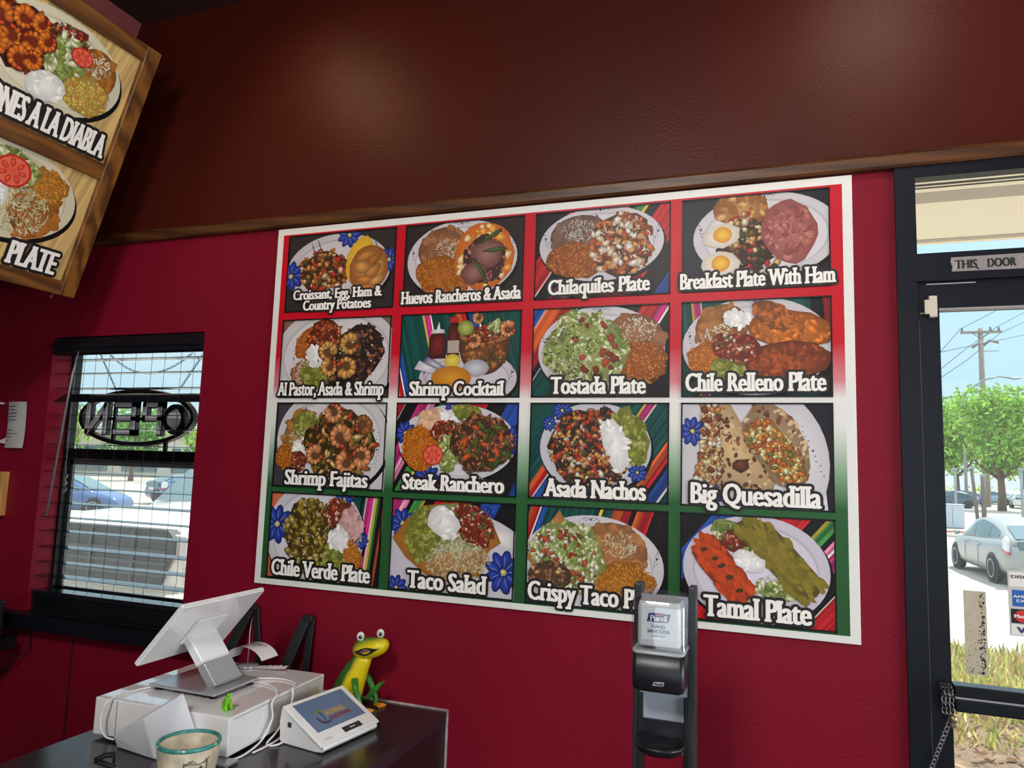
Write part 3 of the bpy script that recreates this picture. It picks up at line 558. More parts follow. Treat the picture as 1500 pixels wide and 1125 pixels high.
def f_verde(p):
    p.bgc((200, 90, 50), (216, 212, 216)); p.serape(1.06, .5, -.12, [(TEAL, .1), (BLK, .03), (TEAL, .03), (WHT, .02), (MAG, .08), (WHT, .02), (YEL, .03), (GRN, .03), (BLK, .05), (ORG, .03), (BLK, .05), (TEAL, .3)]); p.plate(.62, .52, .66, .62, 0, (212, 210, 218), False)
    p.flower(.1, .62, .22); p.flower(1.0, .95, .12); p.flower(1.24, .5, .1); p.stew(E_(.55, .52, .35, .44, 0, 20, .1), n=150); p.salsa(E_(.92, .78, .2, .17), 80); p.beans(E_(1.1, .66, .14, .2), (206, 160, 160)); p.shreds(E_(1.12, .6, .14, .2), 60, (222, 190, 190)); p.rice(E_(1.12, .3, .14, .2), 130, (212, 128, 44)); p.guac(E_(.9, .24, .15, .2), 50); p.cream(E_(.96, .5, .13, .14, 0, 14, .08))
    p.fill(E_(.55, .5, .3, .38), None, [(196, 190, 150), (206, 200, 170)], 26, (.02, .04), 4, 1.1, .9)
def f_salad(p):
    p.bgc((190, 184, 190)); p.serape(-.1, 1.1, -.5, SER1[2:]); p.fan(E_(.74, .32, 1.0, .58, 0, 40), (196, 192, 202), (216, 212, 218)); p.flower(.14, .72, .17); p.flower(1.38, .28, .22); p.flower(.1, .02, .14); p.flower(1.14, .86, .1); p.fan(E_(1.4, .62, .2, .08, -.2), (210, 206, 206), (230, 228, 228))
    p.fan([(.02, .56), (.2, .78), (.4, .93), (.8, .98), (1.2, .86), (1.34, .58), (1.22, .5), (1.1, .22), (.84, .12), (.5, .16), (.2, .36)], (150, 96, 34), (206, 150, 76)); p.lettuce(E_(.72, .7, .5, .26), 60)
    p.guac(E_(.4, .6, .2, .3, -.1, 16, .1), 90); p.salsa(E_(1.02, .74, .28, .2, -.6, 16, .1), 120); p.shreds(E_(.84, .36, .4, .2, .1), 320, (222, 212, 170)); p.shreds(E_(.8, .5, .3, .12, .1), 80, (226, 218, 180)); p.cream(E_(.66, .76, .2, .16, -.5, 16, .12))
def f_taco(p):
    p.bgc((16, 62, 56)); p.serape(-.1, .6, -.35, SER2[1:6]+[(TEAL, .2), (YEL, .03), (TEAL, .1), (ORG, .1), (RED, .08), (BLK, .05), (ORG, .06), (RED, .1), (BLK, .5)]); p.plate(.7, .42, .76, .5, 0, (214, 210, 216))
    p.beans(E_(.94, .58, .36, .28, -.15), (166, 112, 66)); p.shreds(E_(1.0, .64, .18, .13), 60, (226, 214, 180)); p.rice(E_(1.04, .26, .34, .22, .1, 18, .05), 340, (198, 126, 34))
    p.fan([(0, .46), (.22, .78), (.36, .96), (.46, .8), (.3, .5), (.1, .36)], (156, 104, 56), (206, 156, 100)); p.lettuce(E_(.46, .5, .42, .34, -.5, 18, .1), 120); p.fill(E_(.42, .46, .38, .34, -.5), None, [(150, 62, 36), (186, 84, 54), (120, 66, 40), (226, 220, 196), (206, 204, 170)], 70, (.025, .055), 1.5, 1.2, .6); p.meat(E_(.26, .3, .24, .14), 26, (150, 110, 76))
def f_tamal(p):
    p.bgc(BLK); p.serape(-.35, .7, -.75, SER1[::-1]+[(RED, .2), (BLK, .06), (BLU, .2), (WHT, .02), (ORG, .12), (RED, .12)]); p.plate(.74, .5, .71, .5, .0, (212, 206, 220), False)
    p.lettuce(E_(.56, .78, .26, .12, -.4), 50); p.salsa(E_(.54, .76, .14, .08), 20); p.shreds(E_(.84, .34, .24, .12, .4), 60, (206, 204, 170)); p.lettuce(E_(.94, .32, .2, .08), 26)
    for q, c in (([(.12, .62), (.22, .8), (.34, .8), (.48, .66), (.66, .46), (.74, .28), (.62, .16), (.5, .18), (.36, .34), (.2, .5)], (184, 66, 26)), ([(.56, .92), (.7, .99), (.9, .92), (1.08, .76), (1.4, .42), (1.32, .3), (1.16, .24), (1.02, .38), (.8, .6), (.6, .78)], (126, 112, 36))):
        p.fan(q, sh(c, .62), sh(c, 1.2)); p.fill(q, None, [c, sh(c, 1.07), sh(c, .92)], 60, (.05, .10), 2.2, 1.07, .95, 9, -.75)
    for x, y in ((.24, .66), (.36, .58), (.5, .42), (.42, .52), (.6, .3)): p.bit(x, y, .035, .022, .3, (70, 50, 24), p.z(), 8)
    p.cream(E_(.68, .58, .16, .09, -.25, 14, .12))
POST = [('croissant with egg, ham and potatoes', f_croissant, [('Croissant, Egg, Ham &', .08, .9, .155, .125), ('Country Potatoes', .18, .81, .015, .125)]),
        ('eggs with asada', f_huevos, [('Huevos Rancheros & Asada', -.012, .99, .03, .15)]),
        ('chilaquiles plate', f_chilaquiles, [('Chilaquiles Plate', .11, .86, .05, .165)]),
        ('breakfast plate with ham', f_breakfast, [('Breakfast Plate With Ham', -.012, 1.03, .035, .165)]),
        ('al pastor, asada and shrimp', f_alpastor, [('Al Pastor, Asada & Shrimp', -.005, .965, .03, .165)]),
        ('shrimp cocktail', f_cocktail, [('Shrimp Cocktail', .1, .88, .025, .165)]),
        ('tostada plate', f_tostada, [('Tostada Plate', .15, .84, .04, .185)]),
        ('chile relleno plate', f_relleno, [('Chile Relleno Plate', .03, .96, .06, .185)]),
        ('shrimp fajitas', f_fajitas, [('Shrimp Fajitas', .12, .87, .03, .17)]),
        ('steak ranchero', f_ranchero, [('Steak Ranchero', .08, .91, .035, .17)]),
        ('asada nachos', f_nachos, [('Asada Nachos', .12, .85, .03, .18)]),
        ('big quesadilla', f_quesadilla, [('Big Quesadilla', .07, .92, .03, .195)]),
        ('chile verde plate', f_verde, [('Chile Verde Plate', .05, .93, .04, .18)]),
        ('taco salad', f_salad, [('Taco Salad', .16, .8, .04, .185)]),
        ('crispy taco plate', f_taco, [('Crispy Taco Plate', .02, .97, .04, .185)]),
        ('tamal plate', f_tamal, [('Tamal Plate', .16, .85, .045, .195)])]
capw = mat('caption_white', (244, 241, 236), .5); capk = mat('caption_black', (10, 10, 11), .5)
def caption(parent, O, U, V, Nn, w, h, lines, z0=4.2e-3, name='caption', ol=.026):
    O, U, V, Nn = Vector(O), Vector(U), Vector(V), Vector(Nn); b = MB(); k = MB()
    for s, a, c, y, cap in lines:
        v, f = text_shape(s, a*w, c*w, y*h, cap*h, True, .12*(c-a)*w/len(s), .02*(c-a)*w/len(s)); b.add([O+U*p[0]+V*p[1]+Nn*(z0+1.2e-3+p[2]) for p in v], f)
        for j in range(12):
            dx, dy = ol*h*math.cos(2*PI*j/12), ol*h*math.sin(2*PI*j/12)
            k.add([O+U*(p[0]+dx)+V*(p[1]+dy)+Nn*(z0+j*8e-5+p[2]) for p in v], f)
    t = b.build(name, capw, parent, True); k.build(name+'_outline', capk, parent, True); return t
pm = thing('menu_poster', (-.73, 0, 1.241), label='large wall poster of sixteen captioned Mexican dishes on red, white and green', cat='poster')
MB().b2((-1.645, -.010, 1.2414), (.1842, 0, 2.4498), .0015).build('board', mat('poster_white', (229, 230, 225), .45), pm, True)
# tricolour field behind the pictures
b = MB(); b.c = []
Z = [(2.427, (196, 10, 36)), (2.0, (196, 10, 36)), (1.90, (214, 130, 140)), (1.853, (232, 230, 226)), (1.78, (226, 228, 222)), (1.66, (130, 168, 134)), (1.57, (38, 92, 48)), (1.26, (34, 84, 44))]
for z, c in Z: b.v += [Vector((-1.62, -.0106, z)), Vector((.160, -.0106, z))]; b.c += [lin(c)]*2
for i in range(len(Z)-1): b.f.append((2*i, 2*i+1, 2*i+3, 2*i+2)); b.sm.append(False)
b.build('tricolour_field', INK, pm, True)
CX = [(-1.596, -1.174), (-1.140, -.730), (-.694, -.288), (-.256, .130)]; RZ = [(2.151, 2.421), (1.857, 2.125), (1.562, 1.842), (1.265, 1.544)]
for i, (nm, fn, lines) in enumerate(POST):
    (x0, x1), (z0, z1) = CX[i % 4], RZ[i//4]; random.seed(100+i); O = (x0, -.0110, z0); w, h = x1-x0, z1-z0
    p = Pic(O, (1, 0, 0), (0, 0, 1), (0, -1, 0), w, h); sc = p.A/1.5; p.U = p.U*sc; p.A = 1.5
    fn(p); p.frame(.016); q = p.out('food_picture', INK, pm); q['label'] = 'picture of '+nm
    cp = caption(q, O, (1, 0, 0), (0, 0, 1), (0, -1, 0), w, h, lines, p.top)
# ---------------------------------------------------------------- hanging menu board, leaning out from the bulkhead
BW = .64; yE = -.2
mb = thing('framed_menu_board', (BX, yE-BW/2, BZ), label='oak framed menu board leaning out overhead with two lit dish pictures', cat='menu board')
oakL = wood('oak_long', (80, 46, 15), (124, 78, 30), 'Y', 9, .4, 9); oakS = wood('oak_side', (80, 46, 15), (132, 84, 32), 'Z', 9, .4, 9)
HB = .9201; Bv = Vector((BX, 0, BZ))
def bpt(y, s, d=0): q = Bv+vd*s+nd*d; return Vector((q.x, y, q.z))
def bbox(b_, y0, y1, s0, s1, d0, d1):
    P_ = [bpt(y, s, d) for d in (d0, d1) for (y, s) in ((y0, s0), (y1, s0), (y1, s1), (y0, s1))]
    b_.add(P_, [(0, 3, 2, 1), (4, 5, 6, 7), (0, 1, 5, 4), (1, 2, 6, 5), (2, 3, 7, 6), (3, 0, 4, 7)]); return b_
bbox(MB(), yE-BW+.03, yE-.03, .03, HB-.03, -.05, -.012).build('backing', mat('board_back', (60, 40, 24), .7), mb, True)
for s0, s1, nm in ((0, .05, 'bottom_rail'), (HB-.055, HB, 'top_rail'), (.425, .482, 'middle_rail')): bbox(MB(), yE-BW+.055, yE-.055, s0, s1, -.03, .004).build(nm, oakL, mb, True, bevel=.003)
for y0, y1 in ((yE-.058, yE), (yE-BW, yE-BW+.058)): bbox(MB(), y0, y1, 0, HB, -.035, .006).build('side_rail', oakS, mb, True, bevel=.003)
INK2 = printmat('menu_board_ink', .35)
def woodbg(p, base=(206, 172, 112)):
    p.bgc(base); z = p.z(); x = 0
    while x < p.A+.6:
        w = random.uniform(.01, .05); P = p.clip([(x-.3, 0), (x-.3+w, 0), (x-.1+w, 1), (x-.1, 1)]); x += w
        if len(P) > 2: p.put(P, [sh(base, random.uniform(.86, 1.08))]*len(P), [tuple(range(len(P)))], z)
def f_diabla(p):
    woodbg(p); p.plate(.67, .60, .62, .39, 0, (222, 216, 190), False)
    p.meat(E_(.42, .64, .34, .25, 0, 18, .06), 90, (128, 44, 20)); p.beans(E_(1.02, .68, .2, .2, -.4), (170, 106, 40)); p.salsa(E_(.74, .84, .18, .08), 50); p.lettuce(E_(.76, .6, .17, .25, .2), 60); p.shreds(E_(1.02, .74, .13, .1), 40); p.rice(E_(1.0, .46, .22, .15, .1, 16, .05), 260, (222, 186, 92)); p.cream(E_(.66, .38, .17, .12, .2))
    for x, y, r, a in ((.18, .72, .09, 0), (.34, .78, .09, 1), (.48, .8, .08, 2), (.3, .6, .1, 3), (.46, .64, .1, 4), (.2, .52, .1, 5), (.4, .48, .1, 0), (.56, .7, .08, 2), (.5, .52, .08, 4)): p.shrimp(x, y, r, a, (218, 112, 36), (120, 40, 18))
    p.tomato(.86, .74, .1, .75)
def f_plate2(p):
    woodbg(p); p.plate(.66, .62, .63, .40, 0, (222, 214, 184), False)
    p.beans(E_(.95, .52, .22, .24), (166, 102, 40)); p.rice(E_(.98, .76, .18, .16), 150, (210, 140, 50)); p.lettuce(E_(.62, .8, .26, .14), 70); p.salsa(E_(.4, .44, .24, .16), 90); p.meat(E_(.3, .62, .24, .24), 50, (140, 80, 44)); p.shreds(E_(.8, .5, .28, .22), 260, (226, 216, 168)); p.cream(E_(.58, .56, .11, .12)); p.tomato(.66, .78, .16, .85)
for nm, fn, s0, s1, lines in (('shrimp in red sauce', f_diabla, .482, HB-.055, [('CAMARONES A LA DIABLA', -.10, .965, .035, .20)]), ('dish topped with tomato slice', f_plate2, .05, .425, [('PLATE', .60, .93, .03, .20)])):
    random.seed(len(nm)); O = bpt(yE-BW+.058, s0, -.010); w, h = BW-.116, s1-s0
    p = Pic(O, (0, 1, 0), vd, nd, w, h); fn(p); q = p.out('dish_picture', INK2, mb); q['label'] = 'picture of '+nm
    caption(q, O, (0, 1, 0), vd, nd, w, h, lines, p.top)
MB().tube([(BX+.03, -.30, BZ+.01), (BX+.03, -.30, BZ-.02), (BX+.04, -.31, BZ-.028), (BX+.045, -.32, BZ-.02)], .0012, 6).build('hook', mat('hook_steel', (150, 146, 150), .3, .8), mb, True)
# ================================================================ COUNTER AND WHAT STANDS ON IT
CT = .93
ctr = thing('service_counter', (-1.315, -1.5, 0), label='dark laminate service counter running out from the red wall', cat='counter')
lam = mat('counter_laminate', (46, 42, 46), .16, bump=.03, bscale=400)
lamS = mat('counter_side', (38, 27, 32), .4)
MB().b2((-1.705, -2.9, CT-.035), (-.928, -.004, CT), .003).build('countertop', lam, ctr, True)
MB().b2((-1.66, -2.85, 0), (-.932, -.004, CT-.035)).build('base', lamS, ctr, True)
MB().b2((-1.70, -.007, CT-.001), (-.928, -.0005, CT+.004)).b2((-.930, -.007, 0), (-.925, -.0005, CT+.003)).build('caulk_bead', mat('caulk', (176, 166, 166), .7, var=.4, vscale=40), ctr, True)
white = mat('device_white', (226, 226, 228), .3); white2 = mat('device_white_gloss', (232, 231, 231), .05, coat=.8); grey = mat('device_grey', (152, 153, 156), .35, .4); alu = mat('brushed_aluminium', (190, 192, 196), .16, .6)
rubber = mat('rubber_black', (14, 14, 15), .7); dkslot = mat('slot_dark', (40, 44, 44), .5)
# cash drawer
cd = thing('cash_drawer', (-1.46, -.366, CT), math.radians(2.3), 'wide glossy white cash drawer on the counter under the point of sale screen', 'cash drawer')
MB().b2((-.206, -.206, .009), (.206, .212, .100), .004).build('body', white2, cd)
MB().b2((-.2085, -.19, .016), (-.2055, .195, .092), .001).build('drawer_front', white, cd)
MB().b2((.2055, -.19, .092), (.2065, .195, .0935)).build('seam', grey, cd)
for x in (-.17, .17):
    for y in (-.17, .17): MB().lathe([(.0135, .0005), (.015, .010)], (x, y, 0), 16).build('foot', rubber, cd)
MB().b2((-.135, -.2066, .009), (-.133, -.2056, .098)).build('side_seam', grey, cd)
# point of sale terminal
ps = thing('point_of_sale_terminal', (-1.478, -.392, CT+.100), 0, 'big white touch screen terminal seen from behind on the cash drawer', 'terminal')
MB().box((0, 0, .013), (.216, .176, .007), None, .002).build('base_plate', alu, ps)
for x in (-.09, .09):
    for y in (-.07, .07): MB().lathe([(.010, 0), (.010, .0095)], (x, y, 0), 12).build('foot', rubber, ps)
a = Vector((.070, 0, .0165)); t_ = Vector((-.045, 0, .150)); d_ = (t_-a).normalized(); pn = Vector((d_.z, 0, -d_.x))*.014
def slab(b_, p, q, w0, w1, bev=.004):
    P_ = [p-pn, p+pn, q+pn, q-pn]; bm = bmesh.new()
    vs = [bm.verts.new((v.x, y, v.z)) for y in (-w0, w0) for v in P_]
    for f in ((0, 1, 2, 3), (7, 6, 5, 4), (0, 4, 5, 1), (1, 5, 6, 2), (2, 6, 7, 3), (3, 7, 4, 0)): bm.faces.new([vs[i] for i in f])
    bmesh.ops.recalc_face_normals(bm, faces=bm.faces); bmesh.ops.bevel(bm, geom=bm.edges[:], offset=bev, segments=3, affect='EDGES'); bm.verts.index_update()
    b_.add([v.co for v in bm.verts], [[v.index for v in f.verts] for f in bm.faces]); bm.free(); return b_
m_ = a.lerp(t_, .40)
slab(MB(), a, m_, .052, .052, .003).build('neck_lower', mat('satin_metal', (166, 168, 172), .3, .3), ps); slab(MB(), m_, t_, .053, .053).build('neck_upper', white, ps)
sd = Vector((.14, 0, .162)).normalized(); sn = Vector((sd.z, 0, -sd.x)); SC = Vector((-.018, -.003, .163))
def sbox(b_, u0, u1, v0, v1, d0, d1, bev=0):
    P_ = []
    bm = bmesh.new(); vs = [bm.verts.new(SC+Vector((0, u, 0))+sd*v+sn*d) for d in (d0, d1) for u, v in ((u0, v0), (u1, v0), (u1, v1), (u0, v1))]
    for f in ((0, 3, 2, 1), (4, 5, 6, 7), (0, 1, 5, 4), (1, 2, 6, 5), (2, 3, 7, 6), (3, 0, 4, 7)): bm.faces.new([vs[i] for i in f])
    bmesh.ops.recalc_face_normals(bm, faces=bm.faces)
    if bev: bmesh.ops.bevel(bm, geom=bm.edges[:], offset=bev, segments=3, affect='EDGES')
    bm.verts.index_update(); b_.add([v.co for v in bm.verts], [[v.index for v in f.verts] for f in bm.faces]); bm.free(); return b_
sbox(MB(), -.158, .158, -.107, .107, -.007, .007, .0035).build('screen_housing', white2, ps)
sbox(MB(), -.148, .148, -.095, .097, -.0082, -.0068).build('display', mat('screen_glass', (20, 26, 34), .08), ps)
sbox(MB(), -.058, .058, -.050, .040, .006, .014, .003).build('mount_plate', white, ps)
# slanted card printer with its back to us
cp_ = thing('card_reader_dock', (-1.42, -.61, CT), 0, 'white wedge shaped card reader standing with its blank back toward us', 'card reader')
bm = bmesh.new()
for p in ((-1.545, -.606, .931), (-1.405, -.626, .931), (-1.300, -.588, .931), (-1.540, -.585, .931), (-1.305, -.582, .931), (-1.560, -.608, .960), (-1.555, -.588, .962), (-1.365, -.592, 1.079), (-1.375, -.583, 1.078), (-1.318, -.588, .99), (-1.452, -.6235, 1.020)): bm.verts.new(Vector(p)-Vector((-1.42, -.61, CT)))
r_ = bmesh.ops.convex_hull(bm, input=bm.verts); bmesh.ops.delete(bm, geom=[v for v in bm.verts if not v.link_faces], context='VERTS')
bmesh.ops.dissolve_limit(bm, angle_limit=.05, verts=bm.verts, edges=bm.edges); bmesh.ops.bevel(bm, geom=bm.edges[:], offset=.008, segments=4, affect='EDGES', profile=.5, clamp_overlap=True); bm.verts.index_update()
MB().add([v.co for v in bm.verts], [[v.index for v in f.verts] for f in bm.faces], True).build('housing', mat('device_matt_white', (206, 208, 214), .4), cp_); bm.free()
# customer facing tablet terminal
e_ = Vector((.034, .221, 0)).normalized(); ct = thing('customer_tablet_terminal', (-1.118, -.322, CT), math.atan2(e_.y, e_.x)-PI/2, 'small white customer facing tablet terminal showing a blue logo screen', 'terminal')
fx, fz, tx, tz = .072, .022, -.066, .094     # lip and top edge of the sloping face (x towards the customer)
MB().prism([(fx-.006, .004), (fx+.002, .012), (fx-.001, .019), (tx, tz-.006), (tx-.012, tz-.010), (tx-.016, .05), (tx-.012, .004), (tx, .001), (fx-.03, .001)], .206, (0, -.103, 0), (1, 0, 0), (0, 0, 1), (0, 1, 0)).build('body', white, ct, bevel=.003)
fd = Vector((tx-fx, 0, tz-fz)); FL = fd.length; fd.normalize(); fn_ = Vector((-fd.z, 0, fd.x)); fn_ = fn_ if fn_.z > 0 else -fn_
def fpt(u, v, d): return Vector((fx, 0, fz))+Vector((0, u, 0))+fd*v+fn_*d
def fbox(b_, u0, u1, v0, v1, d0, d1):
    P_ = [fpt(u, v, d) for d in (d0, d1) for u, v in ((u0, v0), (u1, v0), (u1, v1), (u0, v1))]
    b_.add(P_, [(0, 3, 2, 1), (4, 5, 6, 7), (0, 1, 5, 4), (1, 2, 6, 5), (2, 3, 7, 6), (3, 0, 4, 7)]); return b_
fbox(MB(), -.112, .112, 0, FL, -.006, .002).build('bezel', white2, ct, bevel=.003)
scr = fbox(MB(), -.089, .093, .040, FL-.012, .0021, .0026).build('screen', mat('lit_screen_blue', (80, 96, 122), .15, emit=.3), ct)
fbox(MB(), -.016, .052, .010, .027, .0018, .0026).build('card_slot', dkslot, ct); fbox(MB(), .008, .028, .0175, .0195, .0026, .0032).build('slot_mark', white, ct)
MB().box((tx+.02, -.1035, .05), (.012, .002, .012), None, 0).build('side_port', dkslot, ct)
uu, vv = Vector((0, 1, 0)), fd
for s_, u0, u1, v0, cap, col in (('IGUANAS', -.022, .050, .078, .0165, (150, 122, 70)), ('TAQUERIA', -.022, .062, .062, .0115, (112, 40, 48))):
    flat_text(s_, 'logo_lettering', mat('logo_'+s_.lower(), col, .5, emit=.25), scr, fpt(0, 0, .0029), uu, vv, u0, u1, v0, cap, True, .0012)
b = MB(); b.c = None
for i in range(7):
    aa = PI*(.05+.9*i/6); c0 = fpt(-.036, .096, .0029); q = c0+uu*math.cos(aa)*.021+vv*math.sin(aa)*.012-vv*.004*abs(math.cos(aa)); n_ = (uu*math.sin(aa)-vv*math.cos(aa))*.003
    b.add([c0, c0.lerp(q, .6)+n_, q, c0.lerp(q, .6)-n_], [(0, 1, 2, 3)])
b.build('logo_palm', mat('logo_olive', (104, 104, 62), .5, emit=.25), scr)
b = MB()
for t0, t1, r0 in ((2.6, 5.6, .018), (2.9, 5.0, .0135)):
    P_ = [fpt(-.036+r0*1.2*math.cos(t0+(t1-t0)*k/12), .074+r0*math.sin(t0+(t1-t0)*k/12), .0030) for k in range(13)]; b.tube(P_, .0016, 6)
b.tube([fpt(-.036, .096, .003), fpt(-.034, .08, .003), fpt(-.038, .066, .003)], .0014, 6).build('logo_lizard', mat('logo_dark', (58, 44, 58), .5, emit=.25), scr)
flat_text('clover', 'maker_mark', grey, ct, fpt(0, 0, .0024), uu, vv, -.088, -.060, .012, .006)
# painted crock in front
cr = thing('painted_crock', (-1.238, -.70, CT), 0, 'cream ceramic crock with chipped teal rim at the counter front', 'crock')
cream = mat('crock_glaze', (206, 194, 170), .4, var=.3, vscale=28)
MB().lathe([(.046, 0), (.054, .004), (.062, .05), (.066, .088), (.0665, .094), (.061, .094), (.057, .05), (.048, .010), (.001, .008)], n=40).build('bowl', cream, cr)
MB().lathe([(.0662, .0885), (.0680, .0915), (.0665, .0965), (.0635, .0975), (.0608, .0955), (.0605, .090)], n=40, cap=False).build('rim', mat('teal_rim', (58, 132, 124), .35, var=.35, vscale=60), cr)
for k in range(5):
    a = 4.2+k*1.1; MB().ell((.066*math.cos(a), .066*math.sin(a), .094), (.003, .003, .003), n=8, m=5).build('chip', mat('chip_clay', (226, 214, 190), .7), cr)
b = MB()
for k in range(9):
    a = -.95+.09*k; b.tube([Vector((.0648*math.cos(a), .0648*math.sin(a), .064)), Vector((.0655*math.cos(a+.09), .0655*math.sin(a+.09), .068+.006*math.sin(k)))], .0009, 5)
for a, z in ((-.95, .03), (-.2, .04)): b.tube([Vector((.0645*math.cos(a), .0645*math.sin(a), z)), Vector((.0655*math.cos(a), .0655*math.sin(a), .07))], .0009, 5)
for k in range(6): b.ell((.0645*math.cos(-.8+.1*k), .0645*math.sin(-.8+.1*k), .045+.01*math.sin(2*k)), (.004, .004, .004), n=8, m=5)
b.build('painted_emblem', mat('emblem_brown', (70, 70, 44), .5), cr)
tag(MB().b2((-1.30, -.60, .931), (-1.218, -.556, .938), .002).build('metal_plate', alu, org='base'), 'grey metal plate on the counter just behind the crock', 'plate')
tag(MB().tube([(-1.451, -.695, .934), (-1.527, -.684, .934), (-1.531, -.650, .934), (-1.515, -.640, .934), (-1.485, -.668, .934)], .0028, 8).build('wire_clip', rubber, org='base'), 'black wire clip lying on the counter left of the crock', 'clip')
# little green iguana on the drawer
green = mat('iguana_green', (112, 186, 26), .25, var=.3, vscale=60); dgreen = mat('iguana_dark_green', (34, 104, 40), .3)
si_ = thing('iguana_figurine', (-1.293, -.520, CT+.100), -.3, 'tiny bright green iguana figurine on the cash drawer corner', 'figurine')
b = MB().tube([(-.010, 0, .006), (-.008, 0, .013), (-.002, 0, .022), (.003, 0, .030), (.006, 0, .035)], [.006, .0095, .008, .0058, .004], 12).ell((.008, 0, .0355), (.0085, .0055, .005), n=12, m=8).ell((-.001, -.007, .006), (.010, .004, .006)).ell((-.001, .007, .006), (.010, .004, .006)).tube([(.001, -.006, .022), (.008, -.007, .010), (.010, -.007, .001)], [.003, .0028, .0034], 8).tube([(.001, .006, .022), (.008, .007, .010), (.010, .007, .001)], [.003, .0028, .0034], 8).tube([(-.012, 0, .006), (-.020, .006, .004), (-.022, .014, .003)], [.006, .004, .001], 8)
b.build('body', green, si_)
b = MB()
for k in range(7): b.ell((-.0155+.0028*k, 0, .012+.0042*k), (.003, .0025, .004), n=8, m=5)
b.build('crest', dgreen, si_)
for y in (-.0042, .0042): MB().ell((.009, y, .040), (.0022, .002, .0024), n=8, m=6).build('eye', mat('eye_lime', (150, 210, 60), .2), si_)
# large painted metal iguana
ig = thing('painted_iguana_statue', (-1.145, -.085, CT), math.radians(-6), 'yellow and green painted metal iguana statue gaping beside the wall', 'figurine')
def twotone(name, axis_out, ca, cb, p0, p1):
    m = bpy.data.materials.new(name); m.use_nodes = True; t = m.node_tree; b_ = t.nodes['Principled BSDF']; co = t.nodes.new('ShaderNodeTexCoord'); n = t.nodes.new('ShaderNodeTexNoise'); n.inputs['Scale'].default_value = 40
    sp = t.nodes.new('ShaderNodeVectorMath'); sp.operation = 'DOT_PRODUCT'; sp.inputs[1].default_value = axis_out; ad = t.nodes.new('ShaderNodeMath'); ad.operation = 'MULTIPLY_ADD'; ad.inputs[1].default_value = .012
    r = t.nodes.new('ShaderNodeValToRGB'); r.color_ramp.elements[0].position = 0; r.color_ramp.elements[1].position = 1; r.color_ramp.elements[0].color = (*lin(ca), 1); r.color_ramp.elements[1].color = (*lin(cb), 1)
    mr = t.nodes.new('ShaderNodeMapRange'); mr.inputs['From Min'].default_value = p0+.006; mr.inputs['From Max'].default_value = p1+.006
    t.links.new(co.outputs['Object'], sp.inputs[0]); t.links.new(co.outputs['Object'], n.inputs['Vector']); t.links.new(n.outputs['Fac'], ad.inputs[0]); t.links.new(sp.outputs['Value'], ad.inputs[2]); t.links.new(ad.outputs[0], mr.inputs['Value']); t.links.new(mr.outputs[0], r.inputs[0]); t.links.new(r.outputs[0], b_.inputs['Base Color'])
    b_.inputs['Roughness'].default_value = .28; return m
yel = (226, 204, 26); gr = (58, 112, 36)
tor = [(-.078, .012, .030, .038), (-.070, .045, .036, .042), (-.056, .085, .033, .036), (-.040, .118, .027, .029), (-.028, .140, .023, .025), (-.022, .155, .020, .022)]
rings = [[Vector((x+rx*math.cos(2*PI*k/24)*1.0, ry*math.sin(2*PI*k/24), z+.012*math.cos(2*PI*k/24)*-1)) for k in range(24)] for x, z, rx, ry in tor]
MB().loft(rings).build('torso', twotone('iguana_belly', (1, -.5, -.39), gr, yel, -.088, -.070), ig)
hd = [(-.058, .004, .165), (-.055, .018, .166), (-.045, .030, .168), (-.025, .037, .170), (.000, .036, .173), (.022, .031, .178), (.040, .026, .183), (.050, .018, .186), (.055, .004, .187)]
rings = [[Vector((x, r*1.05*math.cos(2*PI*k/24), z+r*.86*math.sin(2*PI*k/24))) for k in range(24)] for x, r, z in hd]
MB().loft(rings).build('head', twotone('iguana_head', (.5, -.35, -.8), (70, 120, 36), yel, -.160, -.128), ig)
# mouth on the near side and round the front of the snout
mo = MB(); mi = MB()
def headpt(x, ang, out=0.0):
    for (x0, r0, z0), (x1, r1, z1) in zip(hd, hd[1:]):
        if x0 <= x <= x1:
            t = (x-x0)/(x1-x0); r = r0+(r1-r0)*t+out; z = z0+(z1-z0)*t; return Vector((x, -r*1.05*math.cos(ang), z+r*.86*math.sin(ang)))
ups, los = [], []
for i in range(13):
    x = -.036+.082*i/12; w = math.sin(PI*i/12); ups.append(headpt(x, -.12+.34*w*(.5+.5*math.sin(PI*i/12)), .0016)); los.append(headpt(x, -.12-.42*w, .0016))
mo.add(ups+los, [(i, i+1, 13+i+1, 13+i) for i in range(12)]).build('mouth', mat('mouth_dark', (26, 12, 20), .5), ig)
mi.add([headpt(-.020, -.12, .0024), headpt(.000, .03, .0026), headpt(.016, .02, .0026), headpt(.018, -.14, .0026), headpt(-.004, -.20, .0024)], [(0, 1, 2, 3, 4)]).build('tongue', mat('tongue_mauve', (118, 66, 92), .4), ig)
for y, x, z in ((-.022, -.026, .207), (.016, .018, .214)):
    e1 = MB().ell((x, y, z), (.0115, .0115, .0135)).build('eye', mat('eye_white', (226, 224, 218), .2), ig)
    dirv = Vector((.55, -.8, .05)).normalized(); MB().ell(Vector((x, y, z))+dirv*.0062, (.0066, .0066, .0075)).build('pupil', mat('pupil_black', (8, 10, 10), .1), e1)
    MB().ell(Vector((x, y, z))+dirv*.0125+Vector((.001, 0, .002)), (.0014, .0014, .0014), n=8, m=5).build('glint', mat('eye_white', (226, 224, 218), .2), e1)
